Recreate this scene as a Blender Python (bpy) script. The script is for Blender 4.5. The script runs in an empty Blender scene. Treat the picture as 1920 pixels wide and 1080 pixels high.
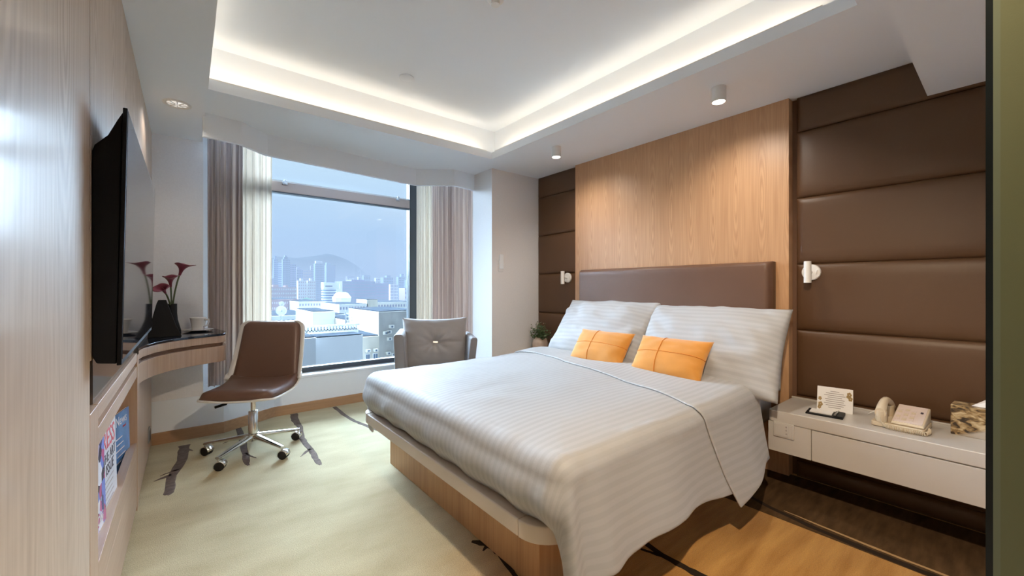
import bpy, bmesh, math, random
from mathutils import Vector, Matrix, noise
random.seed(7)
S = bpy.context.scene
COL = S.collection
PI = math.pi
# ------------------------------------------------------------------ camera
F = 757.0
TH = math.atan(610.0 / F)
CT, ST = math.cos(TH), math.sin(TH)
HC = 1.15
cam = bpy.data.cameras.new('camera')
cam.sensor_width = 36.0
cam.lens = F / 1920.0 * 36.0
cam.clip_start = 0.02
cam.clip_end = 20000
camo = bpy.data.objects.new('camera', cam)
COL.objects.link(camo)
camo.location = (0, 0, HC)
camo.rotation_euler = (PI / 2, 0, -TH)
S.camera = camo

def ray(px, py):
    u, v = px - 960.0, 540.0 - py
    return Vector((u * CT + F * ST, -u * ST + F * CT, v))
C0 = Vector((0, 0, HC))
def atx(px, py, X): d = ray(px, py); return C0 + d * (X / d.x)
def aty(px, py, Y): d = ray(px, py); return C0 + d * (Y / d.y)
def atz(px, py, Z): d = ray(px, py); return C0 + d * ((Z - HC) / d.z)

# ------------------------------------------------------------------ colour management
S.view_settings.view_transform = 'Standard'
S.view_settings.look = 'None'
S.view_settings.gamma = 1.0
S.view_settings.use_curve_mapping = False
S.view_settings.exposure = 0.62
try:
    S.cycles.max_bounces = 9
    S.cycles.diffuse_bounces = 6
    S.cycles.transparent_max_bounces = 16
    S.cycles.volume_bounces = 0
    S.cycles.sample_clamp_indirect = 6.0
    S.cycles.caustics_reflective = False
    S.cycles.caustics_refractive = False
except Exception:
    pass

# ------------------------------------------------------------------ world: pale overcast sky
W = bpy.data.worlds.new('sky')
S.world = W
W.use_nodes = True
nt = W.node_tree
nt.nodes.clear()
wo = nt.nodes.new('ShaderNodeOutputWorld')
bg = nt.nodes.new('ShaderNodeBackground')
tc = nt.nodes.new('ShaderNodeTexCoord')
sx = nt.nodes.new('ShaderNodeSeparateXYZ')
rp = nt.nodes.new('ShaderNodeValToRGB')
nz = nt.nodes.new('ShaderNodeTexNoise')
mp = nt.nodes.new('ShaderNodeMapping')
mx = nt.nodes.new('ShaderNodeMix')
mx.data_type = 'RGBA'
nt.links.new(tc.outputs['Generated'], sx.inputs[0])
nt.links.new(sx.outputs['Z'], rp.inputs[0])
e = rp.color_ramp.elements
e[0].position = 0.0; e[0].color = (0.50, 0.67, 0.93, 1)
e[1].position = 0.55; e[1].color = (0.74, 0.90, 1.0, 1)
m = rp.color_ramp.elements.new(0.12); m.color = (0.50, 0.70, 0.95, 1)
m = rp.color_ramp.elements.new(0.26); m.color = (0.64, 0.83, 0.98, 1)
nt.links.new(tc.outputs['Generated'], mp.inputs[0])
mp.inputs['Scale'].default_value = (1.6, 1.6, 5.0)
nt.links.new(mp.outputs[0], nz.inputs['Vector'])
nz.inputs['Scale'].default_value = 2.2
nz.inputs['Detail'].default_value = 5
cr = nt.nodes.new('ShaderNodeValToRGB')
cr.color_ramp.elements[0].position = 0.50; cr.color_ramp.elements[0].color = (0, 0, 0, 1)
cr.color_ramp.elements[1].position = 0.75; cr.color_ramp.elements[1].color = (0.45, 0.45, 0.45, 1)
nt.links.new(nz.outputs['Fac'], cr.inputs[0])
nt.links.new(cr.outputs[0], mx.inputs['Factor'])
nt.links.new(rp.outputs[0], mx.inputs[6])
mx.inputs[7].default_value = (0.80, 0.89, 0.97, 1)
nt.links.new(mx.outputs[2], bg.inputs['Color'])
bg.inputs['Strength'].default_value = 0.68
nt.links.new(bg.outputs[0], wo.inputs[0])

# ------------------------------------------------------------------ daylight: sun behind thin cloud, coming in through the window
def kelvin(c): return c
def add_light(name, kind, loc, energy, color, parent=None, **kw):
    l = bpy.data.lights.new(name, kind)
    l.energy = energy
    l.color = color
    for k, v in kw.items():
        setattr(l, k, v)
    o = bpy.data.objects.new(name, l)
    COL.objects.link(o)
    o.location = loc
    if parent: o.parent = parent
    return o
def aim(o, d):
    o.rotation_euler = Vector(d).to_track_quat('-Z', 'Y').to_euler()
sun = add_light('sun_behind_cloud', 'SUN', (1, 8, 6), 94.0, (0.62, 0.80, 1.0), angle=math.radians(140))
aim(sun, (-0.05, -1.0, -0.30))
portal = add_light('window_portal', 'AREA', (1.16, 4.36, 1.47), 1.0, (1, 1, 1), shape='RECTANGLE', size=1.75, size_y=2.25)
aim(portal, (0, -1, 0))
portal.data.cycles.is_portal = True

WARM = (1.0, 0.92, 0.82)
WARM2 = (1.0, 0.80, 0.57)
COVE = (1.0, 0.82, 0.60)

# ------------------------------------------------------------------ helpers
def tag(o, label=None, cat=None, group=None, kind=None):
    if label: o['label'] = label
    if cat: o['category'] = cat
    if group: o['group'] = group
    if kind: o['kind'] = kind
    return o
def empty(name, loc, label=None, cat=None, group=None, rz=0.0, kind=None):
    o = bpy.data.objects.new(name, None)
    COL.objects.link(o)
    o.location = loc
    o.rotation_euler = (0, 0, rz)
    o.empty_display_size = 0.05
    return tag(o, label, cat, group, kind)
def build(name, bm, mat, parent=None, smooth=False, loc=None, bevel=0, seg=2, angle=40):
    bmesh.ops.recalc_face_normals(bm, faces=bm.faces)
    me = bpy.data.meshes.new(name)
    bm.to_mesh(me)
    bm.free()
    if smooth:
        me.polygons.foreach_set('use_smooth', [True] * len(me.polygons))
        if smooth == 'auto':
            try: me.set_sharp_from_angle(angle=math.radians(angle))
            except Exception: pass
    o = bpy.data.objects.new(name, me)
    COL.objects.link(o)
    if mat: me.materials.append(mat)
    if parent: o.parent = parent
    if loc is not None: o.location = loc
    if bevel:
        b = o.modifiers.new('bevel', 'BEVEL')
        b.width = bevel; b.segments = seg; b.limit_method = 'ANGLE'; b.angle_limit = math.radians(35)
        me.polygons.foreach_set('use_smooth', [True] * len(me.polygons))
        try: me.set_sharp_from_angle(angle=math.radians(50))
        except Exception: pass
        o.modifiers.new('wn', 'WEIGHTED_NORMAL')
    return o
def abox(bm, x0, x1, y0, y1, z0, z1):
    v = [bm.verts.new((x, y, z)) for z in (z0, z1) for y in (y0, y1) for x in (x0, x1)]
    for f in ((0, 2, 3, 1), (4, 5, 7, 6), (0, 1, 5, 4), (2, 6, 7, 3), (0, 4, 6, 2), (1, 3, 7, 5)):
        bm.faces.new([v[i] for i in f])
def box(name, x0, x1, y0, y1, z0, z1, mat, parent=None, bevel=0, seg=2):
    """coordinates are local to the parent"""
    cx, cy, cz = (x0 + x1) / 2, (y0 + y1) / 2, z0
    bm = bmesh.new()
    abox(bm, x0 - cx, x1 - cx, y0 - cy, y1 - cy, 0, z1 - z0)
    return build(name, bm, mat, parent, loc=(cx, cy, cz), bevel=bevel, seg=seg)
def prism(bm, pts, z0, z1):
    a = [bm.verts.new((p[0], p[1], z0)) for p in pts]
    b = [bm.verts.new((p[0], p[1], z1)) for p in pts]
    n = len(pts)
    bm.faces.new(a[::-1]); bm.faces.new(b)
    for i in range(n):
        j = (i + 1) % n
        bm.faces.new((a[i], a[j], b[j], b[i]))
def strip_wall(bm, pts, t, z0, z1, closed=False):
    """a wall of thickness t (to the left of the walking direction) along an open polyline"""
    L, R = [], []
    n = len(pts)
    for i in range(n):
        p = Vector(pts[i])
        d1 = (Vector(pts[i]) - Vector(pts[i - 1])).normalized() if i > 0 else None
        d2 = (Vector(pts[i + 1]) - Vector(pts[i])).normalized() if i < n - 1 else None
        d1 = d1 or d2; d2 = d2 or d1
        n1, n2 = Vector((-d1.y, d1.x)), Vector((-d2.y, d2.x))
        m = (n1 + n2).normalized()
        k = t / max(0.3, m.dot(n1))
        L.append(p); R.append(p + m * k)
    for i in range(n - 1):
        prism(bm, [L[i], L[i + 1], R[i + 1], R[i]], z0, z1)
def lathe(bm, prof, n=24, cx=0, cy=0, cap=True):
    rings = []
    for r, z in prof:
        rings.append([bm.verts.new((cx + r * math.cos(2 * PI * k / n), cy + r * math.sin(2 * PI * k / n), z)) for k in range(n)])
    for a, b in zip(rings, rings[1:]):
        for k in range(n):
            j = (k + 1) % n
            bm.faces.new((a[k], a[j], b[j], b[k]))
    if cap:
        bm.faces.new(rings[0][::-1]); bm.faces.new(rings[-1])
def tube(bm, pts, r, n=8, cap=True):
    pts = [Vector(p) for p in pts]
    rr = r if isinstance(r, (list, tuple)) else [r] * len(pts)
    rings = []
    up = None
    for i, p in enumerate(pts):
        d = (pts[min(i + 1, len(pts) - 1)] - pts[max(i - 1, 0)]).normalized()
        if up is None:
            up = Vector((0, 0, 1)) if abs(d.z) < 0.9 else Vector((1, 0, 0))
        a = (up - d * up.dot(d)).normalized()
        b = d.cross(a)
        up = a
        rings.append([bm.verts.new(p + (a * math.cos(2 * PI * k / n) + b * math.sin(2 * PI * k / n)) * rr[i]) for k in range(n)])
    for a, b in zip(rings, rings[1:]):
        for k in range(n):
            j = (k + 1) % n
            bm.faces.new((a[k], a[j], b[j], b[k]))
    if cap:
        bm.faces.new(rings[0][::-1]); bm.faces.new(rings[-1])
def grid(bm, fn, nu, nv, uvfn=None):
    vs = [[bm.verts.new(fn(i / nu, j / nv)) for j in range(nv + 1)] for i in range(nu + 1)]
    uvl = bm.loops.layers.uv.new('uv') if uvfn else None
    for i in range(nu):
        for j in range(nv):
            f = bm.faces.new((vs[i][j], vs[i + 1][j], vs[i + 1][j + 1], vs[i][j + 1]))
            if uvl:
                for lp, (a, b) in zip(f.loops, ((i, j), (i + 1, j), (i + 1, j + 1), (i, j + 1))):
                    lp[uvl].uv = uvfn(a / nu, b / nv)
    return vs
def rounded_rect(x0, x1, y0, y1, r, n=6):
    rs = r if isinstance(r, (list, tuple)) else [r] * 4
    pts = []
    for (cx, cy, a0, q) in ((x1, y1, 0, rs[0]), (x0, y1, 90, rs[1]), (x0, y0, 180, rs[2]), (x1, y0, 270, rs[3])):
        ccx = cx - q if cx == x1 else cx + q
        ccy = cy - q if cy == y1 else cy + q
        if q < 1e-5: pts.append((cx, cy)); continue
        for k in range(n + 1):
            a = math.radians(a0 + 90 * k / n)
            pts.append((ccx + q * math.cos(a), ccy + q * math.sin(a)))
    return pts
def N(x, y, z=0.0): return noise.noise(Vector((x, y, z)))
def text_mesh(name, body, size, mat, parent, loc, rot, align='CENTER', extrude=0.0004):
    cu = bpy.data.curves.new('t', 'FONT')
    cu.body = body; cu.size = size; cu.align_x = align; cu.extrude = extrude
    cu.resolution_u = 3
    tmp = bpy.data.objects.new('t', cu)
    COL.objects.link(tmp)
    dg = bpy.context.evaluated_depsgraph_get()
    me = bpy.data.meshes.new_from_object(tmp.evaluated_get(dg))
    bpy.data.objects.remove(tmp); bpy.data.curves.remove(cu)
    me.name = name
    o = bpy.data.objects.new(name, me)
    COL.objects.link(o)
    me.materials.clear(); me.materials.append(mat)
    o.parent = parent; o.location = loc; o.rotation_euler = rot
    return o

# ------------------------------------------------------------------ materials
def mat(name, color, rough=0.5, metal=0.0, spec=0.5, coat=0.0, coat_rough=0.05, bump=None, var=None, sheen=0.0, trans=0.0, emit=None, es=0.0):
    m = bpy.data.materials.new(name)
    m.use_nodes = True
    t = m.node_tree
    p = t.nodes['Principled BSDF']
    p.inputs['Base Color'].default_value = (*color, 1)
    p.inputs['Roughness'].default_value = rough
    p.inputs['Metallic'].default_value = metal
    p.inputs['Specular IOR Level'].default_value = spec
    p.inputs['Coat Weight'].default_value = coat
    p.inputs['Coat Roughness'].default_value = coat_rough
    p.inputs['Sheen Weight'].default_value = sheen
    p.inputs['Transmission Weight'].default_value = trans
    if emit:
        p.inputs['Emission Color'].default_value = (*emit, 1)
        p.inputs['Emission Strength'].default_value = es
    tcn = t.nodes.new('ShaderNodeTexCoord')
    if var:   # (scale xyz, amount)
        sc, amt = var
        mpn = t.nodes.new('ShaderNodeMapping'); mpn.inputs['Scale'].default_value = sc
        t.links.new(tcn.outputs['Object'], mpn.inputs[0])
        n = t.nodes.new('ShaderNodeTexNoise'); n.inputs['Scale'].default_value = 1.0; n.inputs['Detail'].default_value = 6
        t.links.new(mpn.outputs[0], n.inputs['Vector'])
        r = t.nodes.new('ShaderNodeValToRGB')
        r.color_ramp.elements[0].position = 0.3; r.color_ramp.elements[1].position = 0.7
        r.color_ramp.elements[0].color = (*[c * (1 - amt) for c in color], 1)
        r.color_ramp.elements[1].color = (*[min(1, c * (1 + amt)) for c in color], 1)
        t.links.new(n.outputs['Fac'], r.inputs[0])
        t.links.new(r.outputs[0], p.inputs['Base Color'])
    if bump:  # (scale xyz, strength, distance)
        sc, st, di = bump
        mpn = t.nodes.new('ShaderNodeMapping'); mpn.inputs['Scale'].default_value = sc
        t.links.new(tcn.outputs['Object'], mpn.inputs[0])
        n = t.nodes.new('ShaderNodeTexNoise'); n.inputs['Scale'].default_value = 1.0; n.inputs['Detail'].default_value = 4
        t.links.new(mpn.outputs[0], n.inputs['Vector'])
        b = t.nodes.new('ShaderNodeBump'); b.inputs['Strength'].default_value = st; b.inputs['Distance'].default_value = di
        t.links.new(n.outputs['Fac'], b.inputs['Height'])
        t.links.new(b.outputs[0], p.inputs['Normal'])
    return m
def wood(name, c0, c1, rough=0.45, coat=0.0, coat_rough=0.1, axis='Z', leaf=0.0, fine=60.0, across='Y', arch=0.0, spec=0.5):
    """oak veneer: fine grain stretched along an axis, optional book-matched leaves with cathedral arches"""
    m = bpy.data.materials.new(name)
    m.use_nodes = True
    t = m.node_tree
    p = t.nodes['Principled BSDF']
    p.inputs['Roughness'].default_value = rough
    p.inputs['Coat Weight'].default_value = coat
    p.inputs['Coat Roughness'].default_value = coat_rough
    p.inputs['Coat IOR'].default_value = 1.75
    p.inputs['Specular IOR Level'].default_value = spec
    g = t.nodes.new('ShaderNodeNewGeometry')
    mp1 = t.nodes.new('ShaderNodeMapping')
    s = [fine, fine, fine]; s['XYZ'.index(axis)] = fine * 0.03
    mp1.inputs['Scale'].default_value = s
    t.links.new(g.outputs['Position'], mp1.inputs[0])
    n1 = t.nodes.new('ShaderNodeTexNoise'); n1.inputs['Scale'].default_value = 1.0; n1.inputs['Detail'].default_value = 5
    t.links.new(mp1.outputs[0], n1.inputs['Vector'])
    s2 = [7.0, 7.0, 7.0]; s2['XYZ'.index(axis)] = 0.35
    mp2 = t.nodes.new('ShaderNodeMapping'); mp2.inputs['Scale'].default_value = s2
    t.links.new(g.outputs['Position'], mp2.inputs[0])
    n2 = t.nodes.new('ShaderNodeTexNoise'); n2.inputs['Scale'].default_value = 1.0; n2.inputs['Detail'].default_value = 3
    t.links.new(mp2.outputs[0], n2.inputs['Vector'])
    def math_(op, a, b=None):
        q = t.nodes.new('ShaderNodeMath'); q.operation = op
        for i, x in enumerate((a, b)):
            if x is None: continue
            if isinstance(x, (int, float)): q.inputs[i].default_value = x
            else: t.links.new(x, q.inputs[i])
        return q.outputs[0]
    fac = math_('ADD', math_('MULTIPLY', n1.outputs['Fac'], 0.6), math_('MULTIPLY', n2.outputs['Fac'], 0.4))
    if leaf:
        sp = t.nodes.new('ShaderNodeSeparateXYZ'); t.links.new(g.outputs['Position'], sp.inputs[0])
        a = sp.outputs[across]
        u = math_('SUBTRACT', math_('PINGPONG', a, leaf), leaf / 2)          # -leaf/2 .. leaf/2
        wob = math_('MULTIPLY', math_('SUBTRACT', n2.outputs['Fac'], 0.5), leaf * 0.35)
        u = math_('ADD', u, wob)
        z = math_('SUBTRACT', sp.outputs['Z'], 1.72)
        e1 = math_('MULTIPLY', math_('MULTIPLY', u, u), 900.0 * (0.2 / leaf) ** 2 * 2.2)
        e2 = math_('MULTIPLY', math_('MULTIPLY', z, z), 22.0)
        rad = math_('POWER', math_('ADD', math_('ADD', e1, e2), 0.05), 0.5)
        ph = math_('ADD', math_('MULTIPLY', rad, 12.0), math_('MULTIPLY', n2.outputs['Fac'], 8.0))
        w = math_('ADD', math_('MULTIPLY', math_('SINE', ph), 0.5), 0.5)
        fall = math_('MAXIMUM', math_('SUBTRACT', 1.0, math_('MULTIPLY', rad, 0.30)), 0.15)
        w = math_('MULTIPLY', math_('MULTIPLY', math_('SUBTRACT', w, 0.5), arch), fall)
        fac = math_('ADD', fac, w)
    r = t.nodes.new('ShaderNodeValToRGB')
    r.color_ramp.elements[0].position = 0.30; r.color_ramp.elements[0].color = (*c0, 1)
    r.color_ramp.elements[1].position = 0.70; r.color_ramp.elements[1].color = (*c1, 1)
    t.links.new(fac, r.inputs[0])
    t.links.new(r.outputs[0], p.inputs['Base Color'])
    b = t.nodes.new('ShaderNodeBump'); b.inputs['Strength'].default_value = 0.12; b.inputs['Distance'].default_value = 0.001
    t.links.new(n1.outputs['Fac'], b.inputs['Height'])
    t.links.new(b.outputs[0], p.inputs['Normal'])
    return m

M = {}
M['paint'] = mat('white_paint', (0.84, 0.885, 0.94), 0.75, bump=((260, 260, 260), 0.08, 0.001))
M['wallpaper'] = mat('pale_wallpaper', (0.80, 0.79, 0.80), 0.75, bump=((300, 300, 300), 0.15, 0.001), var=((120, 120, 120), 0.03))
M['oak'] = wood('honey_oak_veneer', (0.465, 0.255, 0.128), (0.615, 0.365, 0.20), 0.42, leaf=0.155, arch=0.38, fine=90)
M['oak_plain'] = wood('honey_oak_plain', (0.40, 0.21, 0.09), (0.58, 0.34, 0.165), 0.45, fine=80)
M['pale_oak'] = wood('pale_oak_lacquered', (0.44, 0.34, 0.265), (0.60, 0.485, 0.385), 0.5, coat=0.26, coat_rough=0.15, leaf=0.36, arch=0.42, fine=70, spec=0.12)
M['cab_oak'] = wood('cabinet_oak', (0.38, 0.245, 0.165), (0.53, 0.37, 0.265), 0.40, coat=0.25, coat_rough=0.2, fine=80)
M['cab_oak_h'] = wood('cabinet_oak_lengthwise', (0.38, 0.245, 0.165), (0.53, 0.37, 0.265), 0.40, coat=0.25, coat_rough=0.2, axis='Y', fine=80)
M['groove'] = mat('dark_groove', (0.16, 0.085, 0.05), 0.6)
M['skirt'] = wood('baseboard_oak', (0.36, 0.20, 0.10), (0.50, 0.30, 0.165), 0.45, axis='X', fine=70)
M['leather'] = mat('brown_leatherette', (0.140, 0.073, 0.045), 0.42, spec=0.45, bump=((420, 420, 420), 0.18, 0.0012), var=((3, 3, 3), 0.05))
M['leather_dark'] = mat('brown_padded_vinyl', (0.098, 0.048, 0.021), 0.45, spec=0.45, bump=((420, 420, 420), 0.2, 0.0012))
M['leather_chair'] = mat('tan_brown_leather', (0.155, 0.085, 0.060), 0.40, spec=0.5, bump=((380, 380, 380), 0.15, 0.001))
M['white_plastic'] = mat('white_plastic', (0.80, 0.79, 0.77), 0.32)
M['cream_lacquer'] = mat('cream_lacquer', (0.54, 0.51, 0.475), 0.35, spec=0.4)
M['rim'] = mat('cream_rim', (0.66, 0.56, 0.46), 0.5, bump=((200, 200, 200), 0.1, 0.001))
M['chrome'] = mat('polished_aluminium', (0.78, 0.77, 0.74), 0.16, metal=1.0)
M['black'] = mat('black_plastic', (0.0022, 0.0026, 0.004), 0.45, spec=0.25)
M['black_rubber'] = mat('black_rubber', (0.012, 0.012, 0.014), 0.55)
M['screen'] = mat('tv_glass', (0.006, 0.007, 0.010), 0.04, spec=0.6)
M['black_glass'] = mat('black_glass', (0.008, 0.012, 0.022), 0.05, spec=0.6)
M['bronze'] = mat('bronze_glass', (0.10, 0.075, 0.06), 0.08, spec=0.6)
M['frame'] = mat('window_aluminium', (0.045, 0.055, 0.065), 0.4)
M['frame_brown'] = mat('bronze_transom', (0.52, 0.41, 0.36), 0.5)
M['orange'] = mat('orange_velvet', (0.62, 0.25, 0.03), 0.8, sheen=0.4, bump=((220, 220, 220), 0.25, 0.001), var=((7, 7, 7), 0.08))
M['orange_seam'] = mat('orange_seam', (0.62, 0.20, 0.02), 0.8)
M['grey_fabric'] = mat('grey_fabric', (0.34, 0.325, 0.325), 0.75, sheen=0.25, bump=((500, 500, 500), 0.2, 0.0008))
M['grey_fabric_dark'] = mat('charcoal_fabric', (0.20, 0.19, 0.20), 0.7, sheen=0.2, bump=((500, 500, 500), 0.2, 0.0008))
M['porcelain'] = mat('white_porcelain', (0.78, 0.76, 0.74), 0.15)
M['stem'] = mat('green_stem', (0.10, 0.13, 0.055), 0.5)
M['spathe'] = mat('burgundy_petal', (0.20, 0.022, 0.050), 0.45, sheen=0.2, var=((40, 40, 25), 0.25))
M['leaf'] = mat('leaf_green', (0.055, 0.105, 0.035), 0.5, var=((60, 60, 60), 0.35))
M['flower_pale'] = mat('pale_blossom', (0.70, 0.56, 0.42), 0.6)
M['vase_cream'] = mat('glazed_cream', (0.55, 0.43, 0.35), 0.15, var=((25, 25, 12), 0.1))
M['phone'] = mat('ivory_plastic', (0.62, 0.52, 0.38), 0.42)
M['paper'] = mat('white_paper', (0.80, 0.78, 0.76), 0.7)
M['paper_pink'] = mat('printed_card', (0.66, 0.55, 0.50), 0.6)
M['ink'] = mat('printed_ink', (0.30, 0.26, 0.25), 0.7)
M['ink_red'] = mat('red_ink', (0.50, 0.05, 0.07), 0.6)
M['ink_dark'] = mat('dark_ink', (0.05, 0.04, 0.06), 0.6)
M['gold'] = mat('gold_print', (0.36, 0.24, 0.09), 0.5)
M['mag_blue'] = mat('blue_cover', (0.13, 0.30, 0.62), 0.22, var=((6, 6, 5), 0.55))
M['mag_white'] = mat('white_cover', (0.72, 0.72, 0.78), 0.22, var=((9, 9, 9), 0.10))
M['steel'] = mat('brushed_steel', (0.45, 0.45, 0.46), 0.3, metal=1.0)
M['glass_green'] = mat('green_frosted_glass', (0.20, 0.215, 0.115), 0.35, spec=0.5, bump=((500, 500, 500), 0.1, 0.0006))
M['glass_edge'] = mat('pale_green_glass_edge', (0.22, 0.255, 0.175), 0.3)
M['seal'] = mat('dark_teal_seal', (0.004, 0.010, 0.012), 0.3)
M['led'] = mat('led_strip', (1, 0.9, 0.8), 0.5, emit=(1.0, 0.78, 0.52), es=6.0)
M['lamp_face'] = mat('lamp_face', (1, 1, 1), 0.5, emit=(1.0, 0.95, 0.88), es=9.0)
M['lamp_dim'] = mat('lamp_reflector', (0.8, 0.8, 0.8), 0.2, metal=0.6, emit=(1.0, 0.92, 0.82), es=0.35)

def collage():
    m = mat('collage_cover', (0.3, 0.2, 0.4), 0.25)
    t = m.node_tree; p = t.nodes['Principled BSDF']
    tcn = t.nodes.new('ShaderNodeTexCoord')
    v = t.nodes.new('ShaderNodeTexVoronoi'); v.inputs['Scale'].default_value = 26
    t.links.new(tcn.outputs['Object'], v.inputs['Vector'])
    sp = t.nodes.new('ShaderNodeSeparateColor'); t.links.new(v.outputs['Color'], sp.inputs[0])
    r = t.nodes.new('ShaderNodeValToRGB')
    r.color_ramp.interpolation = 'CONSTANT'
    cols = [(0.04, 0.05, 0.22), (0.20, 0.25, 0.62), (0.55, 0.50, 0.70), (0.03, 0.03, 0.07), (0.45, 0.12, 0.25), (0.72, 0.72, 0.80)]
    el = r.color_ramp.elements
    el[0].position = 0; el[0].color = (*cols[0], 1); el[1].position = 1 / 6; el[1].color = (*cols[1], 1)
    for i in range(2, 6):
        q = el.new(i / 6); q.color = (*cols[i], 1)
    t.links.new(sp.outputs[0], r.inputs[0]); t.links.new(r.outputs[0], p.inputs['Base Color'])
    return m
M['mag_collage'] = collage()
def tissue_print():
    m = mat('tissue_box_print', (0.4, 0.3, 0.2), 0.35)
    t = m.node_tree; p = t.nodes['Principled BSDF']
    tcn = t.nodes.new('ShaderNodeTexCoord')
    mpn = t.nodes.new('ShaderNodeMapping'); mpn.inputs['Scale'].default_value = (30, 30, 62)
    mpn.inputs['Rotation'].default_value = (0.3, 0, 0)
    t.links.new(tcn.outputs['Object'], mpn.inputs[0])
    n = t.nodes.new('ShaderNodeTexNoise'); n.inputs['Scale'].default_value = 1.0; n.inputs['Detail'].default_value = 5; n.inputs['Distortion'].default_value = 0.8
    t.links.new(mpn.outputs[0], n.inputs['Vector'])
    r = t.nodes.new('ShaderNodeValToRGB')
    el = r.color_ramp.elements
    el[0].position = 0.38; el[0].color = (0.04, 0.025, 0.015, 1)
    el[1].position = 0.66; el[1].color = (0.58, 0.46, 0.28, 1)
    q = el.new(0.5); q.color = (0.30, 0.19, 0.08, 1)
    t.links.new(n.outputs['Fac'], r.inputs[0])
    sp = t.nodes.new('ShaderNodeSeparateXYZ'); t.links.new(tcn.outputs['Object'], sp.inputs[0])
    ad = t.nodes.new('ShaderNodeMath'); ad.operation = 'MULTIPLY_ADD'; ad.inputs[1].default_value = 0.5; 
    t.links.new(sp.outputs['Y'], ad.inputs[0]); t.links.new(sp.outputs['Z'], ad.inputs[2])
    gt = t.nodes.new('ShaderNodeMapRange'); gt.inputs[1].default_value = 0.038; gt.inputs[2].default_value = 0.052
    t.links.new(ad.outputs[0], gt.inputs[0])
    mixn = t.nodes.new('ShaderNodeMix'); mixn.data_type = 'RGBA'
    t.links.new(gt.outputs[0], mixn.inputs['Factor'])
    mixn.inputs[6].default_value = (0.46, 0.41, 0.35, 1)
    t.links.new(r.outputs[0], mixn.inputs[7])
    t.links.new(mixn.outputs[2], p.inputs['Base Color'])
    return m
M['tissue_print'] = tissue_print()
def linen():
    m = mat('white_satin_stripe', (0.74, 0.72, 0.72), 0.7, sheen=0.1)
    t = m.node_tree; p = t.nodes['Principled BSDF']
    uv = t.nodes.new('ShaderNodeUVMap'); uv.uv_map = 'uv'
    sp = t.nodes.new('ShaderNodeSeparateXYZ'); t.links.new(uv.outputs[0], sp.inputs[0])
    w = t.nodes.new('ShaderNodeMath'); w.operation = 'MULTIPLY'; w.inputs[1].default_value = 2 * PI / 0.036
    t.links.new(sp.outputs['Y'], w.inputs[0])
    s = t.nodes.new('ShaderNodeMath'); s.operation = 'SINE'; t.links.new(w.outputs[0], s.inputs[0])
    mr = t.nodes.new('ShaderNodeMapRange'); mr.inputs[1].default_value = -0.35; mr.inputs[2].default_value = 0.35
    t.links.new(s.outputs[0], mr.inputs[0])
    mixn = t.nodes.new('ShaderNodeMix'); mixn.data_type = 'RGBA'
    t.links.new(mr.outputs[0], mixn.inputs['Factor'])
    mixn.inputs[6].default_value = (0.388, 0.385, 0.385, 1); mixn.inputs[7].default_value = (0.415, 0.412, 0.412, 1)
    t.links.new(mixn.outputs[2], p.inputs['Base Color'])
    mr2 = t.nodes.new('ShaderNodeMapRange'); mr2.inputs[3].default_value = 0.75; mr2.inputs[4].default_value = 0.6
    t.links.new(mr.outputs[0], mr2.inputs[0]); t.links.new(mr2.outputs[0], p.inputs['Roughness'])
    tcn = t.nodes.new('ShaderNodeTexCoord')
    n = t.nodes.new('ShaderNodeTexNoise'); n.inputs['Scale'].default_value = 5; n.inputs['Detail'].default_value = 5
    t.links.new(tcn.outputs['Object'], n.inputs['Vector'])
    b = t.nodes.new('ShaderNodeBump'); b.inputs['Strength'].default_value = 0.35; b.inputs['Distance'].default_value = 0.02
    t.links.new(n.outputs['Fac'], b.inputs['Height']); t.links.new(b.outputs[0], p.inputs['Normal'])
    return m
M['linen'] = linen()
M['sheet'] = mat('white_cotton', (0.46, 0.455, 0.455), 0.75, bump=((9, 9, 9), 0.25, 0.012))
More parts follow.
